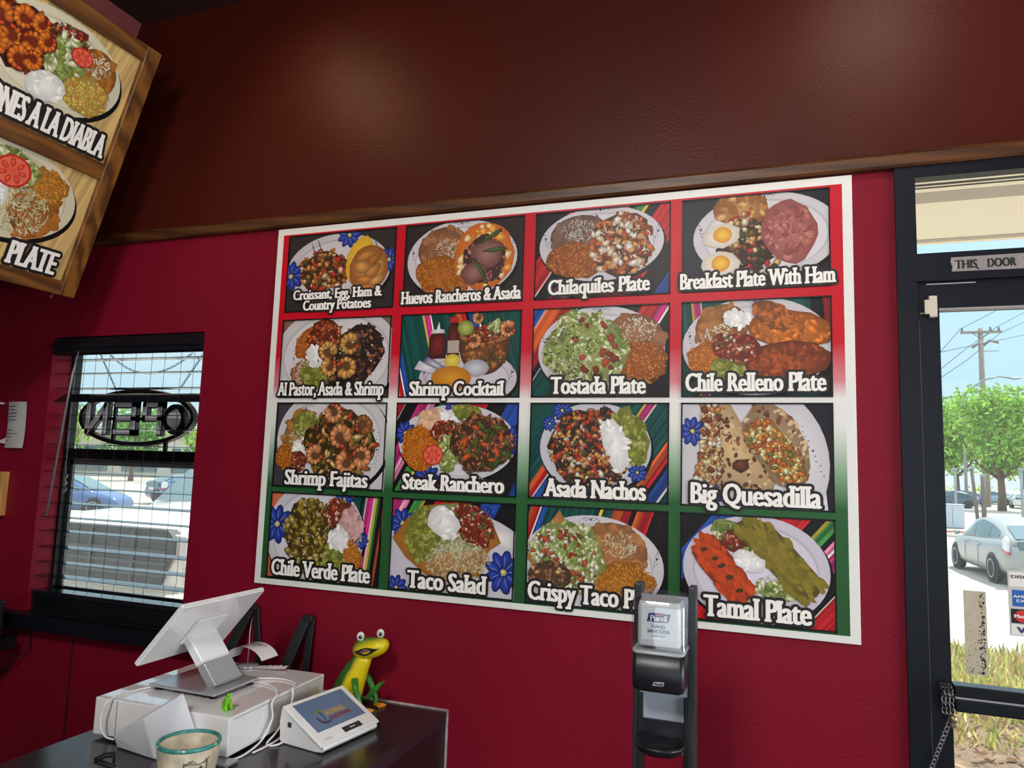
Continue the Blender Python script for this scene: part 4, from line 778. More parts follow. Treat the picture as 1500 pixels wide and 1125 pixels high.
MB().loft([[Vector((x+w*math.cos(2*PI*k/16), y+h*math.sin(2*PI*k/16), z)) for k in range(16)] for x, y, z, w, h in ((-.098, .008, .002, .034, .046), (-.098, .008, .04, .032, .044), (-.088, .008, .08, .024, .036), (-.068, .006, .12, .017, .024), (-.050, .004, .145, .009, .012))]).build('back', mat('iguana_back_green', (46, 100, 40), .3, var=.35, vscale=30), ig)
leaf = mat('iguana_leg_green', (52, 124, 48), .3, var=.25, vscale=40)
MB().tube([(-.036, -.026, .085), (-.024, -.036, .06), (-.010, -.036, .030), (-.002, -.034, .004)], [.010, .009, .009, .007], 12).build('front_leg', leaf, ig); MB().tube([(-.034, .026, .085), (-.022, .036, .06), (-.006, .036, .030), (.002, .034, .004)], [.010, .009, .009, .007], 12).build('front_leg', leaf, ig)
MB().loft([[Vector((x+.004*math.cos(2*PI*k/12), .012+.010*w*math.sin(2*PI*k/12)*.6, z+w*.017*math.cos(2*PI*k/12))) for k in range(12)] for x, z, w in ((-.02, .024, .6), (.0, .042, 1.0), (.02, .060, .85), (.036, .074, .45), (.046, .082, .06))]).build('hind_leg', leaf, ig)
of = mat('toe_orange', (214, 136, 22), .35)
ft = MB().ell((.004, -.030, .005), (.013, .010, .005)).build('foot', of, ig); ft2 = MB().ell((.010, .030, .005), (.013, .010, .005)).build('foot', of, ig)
for f_, y0 in ((ft, -.030), (ft2, .030)):
    for k, dy in enumerate((-.014, -.005, .005, .014)): MB().tube([(.008, y0+dy*.4, .006), (.022, y0+dy*.8, .0055), (.036-.004*abs(k-1.5), y0+dy*1.2, .0035)], [.0042, .0036, .0022], 8).build('toe', of, f_)
# black stands leaning at the wall, receipt spike with its curled slip
for x0, x1, xt, zt, lab in ((-1.462, -1.412, -1.413, 1.152, 'black folding stand leaning on the wall beside the iguana statue'), (-1.70, -1.58, -1.632, 1.165, 'black folding stand half hidden behind the big screen')):
    es = thing('folding_stand', (x1, -.05, CT), 0, lab, 'stand', 'folding stands at the wall')
    def leg_(p, q, w, t): 
        p, q = Vector(p), Vector(q); d = (q-p).normalized(); s_ = Vector((0, -1, 0)).cross(d).normalized()*w/2; k_ = Vector((0, t/2, 0))
        return MB().add([p-s_-k_, p+s_-k_, p+s_+k_, p-s_+k_, q-s_-k_, q+s_-k_, q+s_+k_, q-s_+k_], [(3, 2, 1, 0), (4, 5, 6, 7), (0, 1, 5, 4), (1, 2, 6, 5), (2, 3, 7, 6), (3, 0, 4, 7)])
    stb = mat('stand_black', (26, 30, 32), .45)
    leg_((x0-.02, -.075, CT+.012), (xt-.012, -.024, zt-.006), .034, .010).build('front_leg', stb, es, True, bevel=.002); leg_((x1-.003, -.030, CT+.010), (xt+.004, -.012, zt-.004), .024, .008).build('rear_leg', stb, es, True, bevel=.002)
    MB().box((xt-.002, -.02, zt), (.034, .022, .018), None, .004).build('hinge', stb, es, True)
sp = thing('receipt_spike', (-1.508, -.185, CT+.1005), 0, 'thin wire receipt spike standing at the back of the cash drawer', 'spike')
MB().lathe([(.030, 0), (.034, .002), (.032, .006), (.004, .009), (.001, .009)], n=24).build('base', alu, sp); MB().tube([(0, 0, .006), (.001, 0, .07), (-.002, .002, .10), (.003, .003, .142)], [.0016, .0015, .0013, .0006], 6).build('wire', mat('spike_wire', (206, 200, 198), .3, .6), sp)
slipm = mat('slip_white', (222, 216, 220), .6)
rows = []
for i in range(15):
    t = i/14; a = PI*(.94-.80*t); rows.append([Vector((-1.497+.066*math.cos(a)*1.05, -.225+.075*k/3+.01*t, CT+.107+.060*math.sin(a)**.9-.004*t)) for k in range(4)])
sl = thing('curled_receipt', (-1.50, -.19, CT+.106), 0, 'white curled receipt arching over the base of the spike', 'receipt')
MB().loft(rows, False, True, False).build('slip', slipm, sl, True)
b = MB()
for k, (q, w) in enumerate(((.62, .012), (.66, .02), (.70, .014), (.745, .02))):
    a = PI*(.94-.80*q); c = Vector((-1.497+.067*math.cos(a)*1.05, -.200+.014*k*.6, CT+.109+.061*math.sin(a)**.9)); b.tube([c+Vector((-.004, 0, .003)), c+Vector((.001, w*.5, 0)), c+Vector((.004, w*.2, -.003)), c+Vector((.003, w, -.002))], .0007, 5)
b.build('handwriting', mat('pen_blue_black', (40, 44, 70), .6), sl, True)
b = MB(); random.seed(5)
for k in range(5):
    c = Vector((-1.465+.03*k*.6, -.185+.002*k, CT+.1010+.0012*k)); r = random.uniform(-.6, .6); u = Vector((math.cos(r), math.sin(r), 0))*.018; v = Vector((-math.sin(r), math.cos(r), 0))*.012
    b.add([c-u-v, c+u-v+Vector((0, 0, .004)), c+u+v+Vector((0, 0, .007)), c-u+v], [(0, 1, 2, 3)])
tag(b.build('loose_slips', slipm, org='base'), 'few loose paper slips lying at the back edge of the cash drawer', 'paper')
# white leads
wc = mat('cable_white', (224, 220, 218), .4)
def sm(P_, n=6):
    P_ = [Vector(p) for p in P_]; R = []
    for i in range(len(P_)-1):
        a, b_, c, d = P_[max(i-1, 0)], P_[i], P_[i+1], P_[min(i+2, len(P_)-1)]
        for k in range(n):
            t = k/n; R.append(.5*((2*b_)+(c-a)*t+(2*a-5*b_+4*c-d)*t*t+(3*b_-a-3*c+d)*t**3))
    return R+[P_[-1]]
def cable(name, P_, lab, r=.0026): return tag(MB().tube(sm(P_), r, 8).build(name, wc, org='base'), lab, 'cable', 'white leads around the drawer')
cable('power_lead', [(-1.56, -.445, 1.0335), (-1.590, -.470, 1.0335), (-1.604, -.520, 1.0335), (-1.600, -.570, 1.034), (-1.598, -.598, 1.030), (-1.605, -.606, 1.000), (-1.594, -.612, .968), (-1.572, -.616, .955), (-1.552, -.610, .950)], 'white lead looping over the left side of the cash drawer')
cable('data_lead', [(-1.41, -.335, 1.0335), (-1.36, -.31, 1.0335), (-1.29, -.335, 1.0335), (-1.252, -.38, 1.034), (-1.243, -.41, 1.022), (-1.238, -.41, .985), (-1.236, -.45, .945), (-1.232, -.52, .9335), (-1.24, -.56, .9335)], 'white lead dropping from the screen base to the counter beside the drawer')
cable('tablet_lead', [(-1.395, -.28, 1.0335), (-1.33, -.255, 1.0335), (-1.27, -.275, 1.0335), (-1.250, -.315, 1.034), (-1.240, -.325, 1.018), (-1.236, -.345, .985), (-1.234, -.39, .950), (-1.228, -.44, .9335), (-1.20, -.43, .9335), (-1.20, -.37, .94), (-1.196, -.35, .955)], 'white lead running down the drawer front to the small tablet terminal')
cable('spare_lead', [(-1.222, -.50, .9335), (-1.219, -.46, .9335), (-1.221, -.40, .9345), (-1.224, -.36, .945), (-1.214, -.30, .965), (-1.200, -.29, .975)], 'white lead lying on counter behind the small tablet terminal')

# ================================================================ HAND SANITIZER STAND
sx, sy = -.242, -.42
ss = thing('sanitizer_stand', (sx, sy, 0), 0, 'freestanding black hand sanitizer dispenser on two posts before the poster', 'sanitizer dispenser')
blk = mat('sanitizer_black', (24, 26, 33), .35); post = mat('post_charcoal', (52, 54, 60), .4, .2); dgr = mat('post_dark', (16, 17, 20), .5)
for s_ in (-1, 1):
    MB().b2((s_*.059-.008, .028, .02), (s_*.059+.008, .075, 1.402), .003).build('post', post, ss)
    MB().b2((s_*.050-.006, .020, .03), (s_*.050+.006, .060, 1.17), .002).build('post_channel', dgr, ss)
MB().b2((-.16, -.14, 0), (.16, .18, .022), .006).build('floor_plate', post, ss)
MB().b2((-.052, .030, 1.05), (.052, .036, 1.38)).build('rear_panel', mat('panel_grey', (166, 174, 186), .4), ss)
def rrect(w, d, r, n=5):
    P_ = []
    for cx_, cy_, a0 in ((w-r, d-r, 0), (-w+r, d-r, PI/2), (-w+r, -d+r, PI), (w-r, -d+r, 1.5*PI)):
        P_ += [(cx_+r*math.cos(a0+PI/2*k/n), cy_+r*math.sin(a0+PI/2*k/n)) for k in range(n+1)]
    return P_
def rloft(secs):
    return MB().loft([[Vector((x, cy_+y, z-(dz*(1-(x/w)**2) if dz else 0))) for x, y in rrect(w, d, r)] for w, d, r, cy_, z, dz in secs])
rloft([(.0515, .041, .010, -.012, 1.199, .010), (.0535, .0445, .010, -.014, 1.203, .010), (.0545, .046, .010, -.014, 1.226, .006), (.055, .046, .012, -.014, 1.276, 0)]).build('dispenser_body', blk, ss)
cvm = glassmat('clear_plastic', (.93, .95, .97), .14, .05)
cv = rloft([(.0555, .047, .012, -.015, 1.276, .006), (.0585, .050, .012, -.015, 1.280, .006), (.0585, .050, .012, -.015, 1.288, .004), (.0570, .049, .012, -.015, 1.292, .003), (.0570, .049, .012, -.015, 1.366, 0), (.0545, .047, .012, -.013, 1.384, 0), (.046, .040, .012, -.010, 1.392, 0)]).build('clear_cover', cvm, ss)
rloft([(.043, .037, .008, -.012, 1.287, 0), (.045, .0385, .008, -.012, 1.292, 0), (.045, .0385, .008, -.012, 1.366, 0), (.042, .035, .008, -.012, 1.378, 0)]).build('refill_cartridge', mat('refill_white', (214, 217, 218), .25), ss)
rloft([(.0545, .0465, .012, -.0145, 1.2745, .006), (.0545, .0465, .012, -.0145, 1.2795, .006)]).build('cover_lip', mat('cover_lip_clear', (206, 208, 210), .12), ss)
lb = MB().b2((-.036, -.0513, 1.300), (.036, -.0505, 1.370), 0).build('refill_label', mat('label_white', (222, 226, 228), .4), ss)
navy = mat('label_navy', (28, 36, 112), .4); lw_ = mat('label_lettering', (236, 236, 240), .4); lred = mat('label_red', (186, 50, 70), .4)
pts_ = [(-.025, 1.3365), (-.019, 1.338), (-.006, 1.336), (.010, 1.337), (.020, 1.338), (.025, 1.3555), (.018, 1.354), (.004, 1.356), (-.010, 1.3555), (-.021, 1.354)]
MB().prism(pts_, .0004, (0, -.0517, 0)).build('badge', navy, lb)
MB().prism([(-.004, 1.3505), (.010, 1.3510), (.008, 1.3535), (-.003, 1.3535)], .0003, (0, -.0521, 0)).build('badge_stripe', lred, lb)
flat_text('Purell', 'lettering', lw_, lb, (0, -.0522, 0), (1, 0, 0), (0, 0, 1), -.0185, .0185, 1.3395, .0115, True, .0006)
flat_text('HAND', 'lettering', navy, lb, (0, -.0517, 0), (1, 0, 0), (0, 0, 1), -.0135, .0135, 1.3245, .0068, False, .0004)
flat_text('SANITIZER', 'lettering', navy, lb, (0, -.0517, 0), (1, 0, 0), (0, 0, 1), -.0235, .0235, 1.3150, .0068, False, .0004)
MB().b2((-.020, -.0518, 1.3328), (.014, -.0515, 1.3332)).b2((-.020, -.0518, 1.3132), (.020, -.0515, 1.3136)).b2((-.014, -.0518, 1.3075), (.014, -.0515, 1.3098)).build('fine_print', mat('label_grey', (120, 126, 160), .5), lb)
MB().prism([(-.010, 1.2105), (.012, 1.2115), (.014, 1.2195), (-.008, 1.2185)], .0006, (0, -.0612, 0)).build('maker_badge', mat('badge_silver', (180, 184, 188), .3, .3), ss)
flat_text('Purell', 'lettering', blk, ss, (0, -.0616, 0), (1, 0, 0), (0, 0, 1), -.007, .011, 1.2125, .0048, True, .0004)
rloft([(.036, .034, .030, -.016, 1.066, 0), (.046, .044, .040, -.018, 1.072, 0), (.0515, .051, .046, -.022, 1.084, 0), (.0525, .052, .047, -.022, 1.089, 0), (.048, .047, .043, -.020, 1.088, 0), (.040, .036, .033, -.016, 1.077, 0), (.020, .018, .016, -.014, 1.073, 0)]).build('drip_tray', blk, ss)
MB().prism([(-.046, 1.085), (.046, 1.085), (.046, 1.118), (-.046, 1.118)], .006, (0, .022, 0)).build('tray_back', blk, ss)
# ================================================================ DOOR AND TRANSOM
navyblk = mat('door_dark_paint', (9, 15, 27), .40, .0, .3, bump=.05, bscale=200)
dr = thing('door_1', (.85, .05, 0), kind='structure')
JX = .332
MB().b2((DX0, -.012, 0), (JX, .11, 2.49)).b2((DX1-.05, -.012, 0), (DX1, .11, 2.49)).b2((JX, -.012, 2.424), (DX1-.05, .026, 2.49)).b2((JX, -.012, 2.155), (DX1-.05, .10, 2.223)).build('door_frame', navyblk, dr, True)
MB().b2((JX-.006, -.018, 2.150), (DX1-.05, .06, 2.158)).build('door_stop', navyblk, dr, True)
MB().b2((JX+.002, -.002, .02), (.379, .045, 2.150)).b2((DX1-.10, -.002, .02), (DX1-.052, .045, 2.150)).b2((.379, -.002, 2.080), (DX1-.10, .045, 2.150)).b2((.379, -.002, .02), (DX1-.10, .045, .26)).build('door_leaf', navyblk, dr, True)
MB().b2((.379, .018, .26), (DX1-.10, .024, 2.080)).build('pane', glassmat('door_glass', (.97, .99, 1), .012, 0, .015), dr, True)
MB().b2((JX, .018, 2.223), (DX1-.05, .024, 2.424)).build('transom_pane', glassmat('transom_glass', (.97, .99, 1), .010, 0, .015), dr, True)
pbm = mat('push_bar_metal', (34, 37, 42), .3, .6)
pb = MB().b2((.379, -.030, 1.150), (DX1-.10, .016, 1.176), .004).build('push_bar', pbm, dr, True)
MB().b2((.379, -.036, 1.118), (DX1-.10, .016, 1.148), .004).build('lower_rail', navyblk, dr, True)
MB().b2((.379, -.034, 1.1475), (DX1-.10, -.018, 1.1515)).build('bright_strip', alu, dr, True)  # thin bright strip modelled as the rim light along the bar
gapm = mat('painted_daylight_gap', (196, 192, 192), .5)  # pale colour stands in for daylight showing at the door gap
MB().b2((.352, -.0035, 2.143), (.46, -.0015, 2.1455)).build('daylight_strip', gapm, dr, True); MB().b2((.378, -.004, 2.0775), (DX1-.10, .016, 2.0815)).build('glazing_bead', mat('bead_grey', (150, 146, 148), .5), dr, True)
MB().b2((JX+.0005, -.0035, .02), (JX+.002, -.0015, 2.05)).build('edge_seam', mat('edge_seam_grey', (126, 122, 128), .5), dr, True)
se = thing('door_sensor', (.357, -.01, 2.06), 0, 'cream door alarm sensor at the top left corner of the door', 'sensor')
crm = mat('sensor_cream', (206, 196, 180), .45)
MB().b2((.354, -.020, 2.057), (.372, -.002, 2.111), .002).build('switch_body', crm, se, True); MB().b2((.343, -.026, 2.064), (.3535, -.012, 2.100), .0015).build('magnet', crm, se, True)
MB().tube([(.343, -.016, 2.068), (.336, -.014, 2.0672), (.333, -.014, 2.067)], .0008, 5).build('wire', mat('cable_white', (224, 220, 218), .4), se, True)
ds = thing('door_notice_strip', (.50, -.0125, 2.168), 0, 'worn silver notice strip reading THIS DOOR above the glass door', 'sign')
MB().add([(.407, -.0128, 2.172), (.640, -.0128, 2.170), (.640, -.0128, 2.2095), (.407, -.0128, 2.2080), (.4055, -.0128, 2.196), (.409, -.0128, 2.184)], [(0, 1, 2, 3, 4, 5)]).build('strip', mat('strip_silver', (158, 152, 150), .35, .3, var=.15, vscale=60), ds, True)
sk = mat('strip_lettering', (24, 24, 30), .5)
for s_, a, b_ in (('THIS', .4145, .4635), ('DOOR', .4845, .5460), ('TO', .5610, .590)): flat_text(s_, 'lettering', sk, ds, (-.50, -.0006, -2.168), (1, 0, 0), (0, 0, 1), a, b_, 2.1785, .0215, False, .0014)
MB().add([(.412, -.0131, 2.1775), (.4145, -.0131, 2.1750), (.421, -.0131, 2.194), (.419, -.0131, 2.195)], [(0, 1, 2, 3)]).build('torn_scratch', mat('scratch_pale', (196, 190, 186), .5), ds, True)
MB().add([(.458, -.0132, 2.183), (.468, -.0132, 2.1765), (.4665, -.0132, 2.1735), (.461, -.0132, 2.176)], [(0, 1, 2, 3)]).build('torn_hole', sk, ds, True)
# decals on the glass
od = thing('worn_sticker', (.437, .017, 1.195), 0, 'peeling beige sticker with black residue on the door glass', 'sticker')
MB().b2((.413, .0172, 1.195), (.460, .0178, 1.390)).build('sheet', mat('sticker_beige', (182, 172, 150), .5, var=.12, vscale=30), od, True)
b = MB(); random.seed(3)
for i in range(150):
    t = random.random(); x = .455-abs(random.gauss(0, .005)) if t < .62 else .416+.036*random.random(); z = 1.199+.185*random.random() if t < .62 else 1.199+.10*random.random()**2; r = random.uniform(.0006, .0026)*(1 if t < .62 else .6)
    P_ = E_(x, z, r*random.uniform(.6, 1.5), r, random.random()*3, 7, .4); b.add([(p[0], .0170-i*1e-6, p[1]) for p in P_], [tuple(range(7))])
b.build('black_residue', mat('residue_black', (30, 28, 24), .7), od, True)
cdl = thing('card_decal', (.549, .017, 1.295), 0, 'column of four payment card logos stuck to the door glass', 'sticker')
MB().b2((.506, .0172, 1.294), (.592, .0178, 1.4455)).build('sheet', mat('decal_silver', (192, 192, 188), .4), cdl, True)
dw = mat('decal_white', (226, 224, 218), .4); db = mat('decal_blue', (24, 92, 176), .4); dk = mat('decal_black', (20, 20, 22), .4); dred = mat('decal_red', (200, 36, 40), .4); dor = mat('decal_orange', (236, 130, 40), .4); dn = mat('decal_navy', (34, 48, 120), .4)
def decal(nm, lo, hi, m, y=.0168): return MB().b2((lo[0], y, lo[1]), (hi[0], y+.0003, hi[1])).build(nm, m, cdl, True)
decal('discover_panel', (.509, 1.408), (.589, 1.441), dw); decal('express_panel', (.514, 1.362), (.584, 1.400), db); decal('master_panel', (.510, 1.323), (.588, 1.356), dk); decal('visa_panel', (.510, 1.297), (.588, 1.320), dw)
MB().prism([(.545, 1.4085), (.589, 1.4085), (.589, 1.420)], .0003, (0, .0164, 0)).build('orange_sweep', dred, cdl, True)
MB().prism(E_(.553, 1.4305, .0042, .0046), .0003, (0, .0160, 0)).build('orange_dot', dred, cdl, True)
MB().prism(E_(.536, 1.3395, .0185, .0145), .0002, (0, .0165, 0)).build('red_disc', dred, cdl, True); MB().prism(E_(.562, 1.3395, .0185, .0145), .0002, (0, .0163, 0)).build('orange_disc', dor, cdl, True)
def dtext(s_, m, x0, x1, z, cap, bold=.0004): flat_text(s_, 'lettering', m, cdl, (-.549, -.0013, -1.295), (1, 0, 0), (0, 0, 1), x0, x1, z, cap, False, bold)
dtext('DISC', dk, .5135, .5475, 1.427, .0075); dtext('VER', dk, .558, .584, 1.427, .0075); dtext('AMERICAN', dw, .515, .583, 1.382, .0062); dtext('EXPRESS', dw, .522, .577, 1.372, .0062); dtext('MasterCard', dw, .516, .582, 1.336, .0075, .0005); dtext('VISA', dn, .520, .578, 1.3015, .014, .0012)
# chain round the push bar
ch = thing('door_chain', (.36, -.04, 1.0), 0, 'steel chain wrapped round the door push bar and hanging down', 'chain')
stl = mat('chain_steel', (112, 112, 116), .3, .85)
b = MB()
for dx in (-.008, .0, .008): chain(b, [(.362+dx, -.02, 1.176), (.361+dx, -.048, 1.165), (.360+dx, -.050, 1.14), (.361+dx, -.046, 1.115), (.362+dx, -.02, 1.106)], .013, .0020, .34)
b.build('wrapped_loops', stl, ch, True)
chain(MB(), [(.366, -.050, 1.108), (.350, -.050, 1.065), (.323, -.048, .99), (.29, -.045, .90), (.27, -.04, .80)], .0125, .0019, .34).build('hanging_run', stl, ch, True)
MB().ell((.371, -.050, 1.104), (.009, .007, .010)).box((.371, -.050, 1.092), (.013, .009, .012), None, .003).build('padlock', mat('lock_brass', (150, 138, 110), .35, .8), ch, True)

# ================================================================ OUTDOORS
def gz(y): return -.08-.0335*min(max(y, 0), 16.5)
conc = mat('concrete_paving', (222, 212, 196), .85, var=.08, vscale=1.5); asph = mat('lot_surface', (173, 166, 156), .9, var=.10, vscale=.6)
b = MB(); ys = [.13, 2.2, 5, 8, 12, 16.5, 24, 40, 80, 260]
for y in ys: b.v += [Vector((-260, y, gz(y)-.02)), Vector((260, y, gz(y)-.02))]
for i in range(len(ys)-1): b.f.append((2*i, 2*i+1, 2*i+3, 2*i+2)); b.sm.append(False)
st(b.build('parking_lot', asph))
st(MB().b2((-14, .13, -.25), (6, 2.15, -.06)).build('sidewalk', conc))
b = MB(); b.b2((-7, .13, 2.90), (7, 2.20, 3.05)).b2((-7, 2.20, 2.895), (7, 2.24, 3.3)); st(b.build('soffit', mat('soffit_stucco', (250, 248, 230), .85, bump=.3, bscale=60)))
st(MB().b2((-7, 1.335, 2.898), (7, 1.358, 2.9)).b2((-7, 1.378, 2.898), (7, 1.392, 2.9)).build('soffit_vent', mat('vent_dark', (40, 36, 40), .6)))
st(MB().b2((-7, 2.15, 2.898), (7, 2.19, 2.9)).b2((-7, 1.44, 2.899), (7, 1.58, 2.9)).build('soffit_trim', mat('soffit_grey', (186, 180, 172), .8)))
LEAF = None
def leafmat(name, tr=.45):
    if name in MATS: return MATS[name]
    m = bpy.data.materials.new(name); m.use_nodes = True; t = m.node_tree; t.nodes.clear(); o = t.nodes.new('ShaderNodeOutputMaterial'); a = t.nodes.new('ShaderNodeAttribute'); a.attribute_name = 'ink'
    d = t.nodes.new('ShaderNodeBsdfDiffuse'); l = t.nodes.new('ShaderNodeBsdfTranslucent'); mxs = t.nodes.new('ShaderNodeMixShader'); mxs.inputs[0].default_value = tr
    for n in (d, l): t.links.new(a.outputs['Color'], n.inputs[0])
    t.links.new(d.outputs[0], mxs.inputs[1]); t.links.new(l.outputs[0], mxs.inputs[2]); t.links.new(mxs.outputs[0], o.inputs[0]); MATS[name] = m; return m
LM = leafmat('leaves')
def leaves(blobs, n, size, pal):
    b = MB(); b.c = []; vol = [r[0]*r[1]*r[2] for _, r in blobs]; tot = sum(vol)
    for (c, r), v in zip(blobs, vol):
        for i in range(int(n*v/tot)):
            d = Vector((random.gauss(0, 1), random.gauss(0, 1), random.gauss(0, 1))).normalized()*random.uniform(.55, 1.06); p = Vector(c)+Vector((d.x*r[0], d.y*r[1], d.z*r[2]))
            u = Vector((random.gauss(0, 1), random.gauss(0, 1), random.gauss(0, 1))).normalized(); w = u.orthogonal().normalized(); s = random.uniform(*size); k = random.uniform(.75, 1.15); c_ = lin(sh(random.choice(pal), k))
            b.add([p-u*s, p+w*s*.5, p+u*s, p-w*s*.5], [(0, 1, 2, 3)]); b.c += [c_]*4
    return b
bark = mat('bark', (112, 92, 72), .9, var=.3, vscale=3)
def tree(loc, h, r, label, pal, n=2600, trunk=.25, th=.30, name='street_tree', group=None):
    t = thing(name, loc, 0, label, 'tree', group); top = h*th
    b = MB().tube([(0, 0, -.1), (.05, 0, top*.5), (0, .05, top), (.1, 0, h*.6)], [trunk*1.25, trunk, trunk*.85, trunk*.35], 10)
    for k in range(5):
        a = k*1.26+.4; b.tube([(0, .05, top*.9), (r*.35*math.cos(a), r*.35*math.sin(a), top*1.35), (r*.7*math.cos(a), r*.7*math.sin(a), h*.62)], [trunk*.55, trunk*.4, trunk*.12], 7)
    b.build('trunk', bark, t); bl_ = []
    for k in range(13):
        a = random.random()*6.28; q = random.uniform(0, .68); z = random.uniform(top*1.05+r*.2, h-r*.28); bl_.append(((r*q*math.cos(a), r*q*math.sin(a), z), (r*random.uniform(.32, .5), r*random.uniform(.32, .5), r*random.uniform(.24, .38))))
    bl_.append(((0, 0, (top+h)/2), (r*.62, r*.62, (h-top)*.42)))
    leaves(bl_, n, (r*.035, r*.075), pal).build('foliage', LM, t); return t
random.seed(11)
GT = 'street trees seen through the door'
G1 = [(150, 196, 84), (176, 212, 100), (126, 172, 74), (196, 222, 120)]; G2 = [(120, 168, 90), (150, 190, 110), (104, 150, 84)]; G3 = [(190, 214, 90), (210, 222, 96), (166, 196, 84)]
tree((17.3, 70, -.63), 10.9, 4.5, 'street tree with forked trunk right of the wooden utility pole', G1, 5200, .28, .26, group=GT)
tree((17.4, 87, -.63), 11.9, 4.7, 'leafy street tree nearest the door frame', G1, 4600, .25, .26, group=GT)
tree((26.4, 98, -.63), 11.8, 5.2, 'bright green tree at the right edge of the door glass', G1, 3600, .25, .28, group=GT)
for k, (x, y, h, r, l) in enumerate(((-62, 46, 7.6, 4.2, 'round green tree left of the OPEN sign outside'), (-54, 48, 6.8, 3.6, 'green tree below the middle of the OPEN sign'), (-47, 50, 7.2, 3.6, 'green tree at the right side of the window view'), (-70, 50, 7.8, 4.4, 'green tree at the far left of the window view'))): tree((x, y, -.63), h, r, l, G2 if k % 2 else G1, 1800, .2, .2, group='trees across the lot')
for k in range(5):
    x = 13.0+3.4*k; o = leaves([((0, 0, .9), (1.9, 1.0, 1.1))], 420, (.10, .20), G3).build('roadside_shrub', LM); o.location = (x*1.27, 92, -.63)
    tag(o, ['yellow green shrub first left behind the parked cars', 'yellow green shrub behind the blue parked car', 'yellow green shrub behind the pale parked hatchback', 'yellow green shrub behind the tree trunk', 'yellow green shrub behind the white parked car'][k], 'shrub', 'roadside shrubs')
# planting bed by the door
b = MB(); b.v = [Vector(p) for p in ((.55, 2.2, -.10), (6, 2.2, -.10), (7.5, 8.1, -.33), (1.0, 8.1, -.33), (.7, 4.4, -.10), (6.6, 4.4, -.10))]; b.f = [(0, 1, 5, 4), (4, 5, 2, 3)]; b.sm = [False]*2
st(b.build('planting_bed', mat('mulch_soil', (120, 98, 78), .95, bump=.6, bscale=30, var=.4, vscale=12)))
b = MB(); b.c = []; random.seed(4)
for i in range(900):
    x, y = random.uniform(.6, 5), random.uniform(2.3, 3.62); s = random.uniform(.015, .06); u = Vector((random.gauss(0, 1), random.gauss(0, 1), random.gauss(0, .35))).normalized()*s; w = Vector((-u.y, u.x, random.uniform(-.01, .02)))*random.uniform(.15, .6); p = Vector((x, y, -.085+random.random()*.04))
    b.add([p-u, p+w, p+u, p-w], [(0, 1, 2, 3)]); b.c += [lin(sh(random.choice([(104, 80, 62), (150, 122, 96), (80, 62, 54), (186, 164, 136), (206, 190, 166)]), random.uniform(.8, 1.2)))]*4
o = b.build('bark_mulch', LM); tag(o, 'dry bark mulch and dead leaves below the door push bar', 'mulch', kind='stuff')
b = MB(); b.c = []
for i in range(15000):
    x, y = random.uniform(.75, 6.4), random.uniform(3.75, 8.0); h = random.uniform(.07, .24)*(1 if y > 4.3 else .6); p = Vector((x, y, -.11-.23*max(0, (y-4.4)/3.7))); u = Vector((random.gauss(0, .5), random.gauss(0, .5), 1)).normalized()*h; w = Vector((random.gauss(0, 1), random.gauss(0, 1), 0)).normalized()*random.uniform(.006, .016)
    b.add([p-w*.5, p+u*.6-w, p+u, p+u*.5+w], [(0, 1, 2, 3)]); b.c += [lin(sh(random.choice([(190, 186, 110), (206, 196, 136), (150, 164, 88), (214, 200, 160), (172, 176, 96), (196, 160, 120)]), random.uniform(.85, 1.15)))]*4
tag(b.build('ground_cover', LM), 'dry yellow green ground cover plants outside the door', 'plants', kind='stuff')
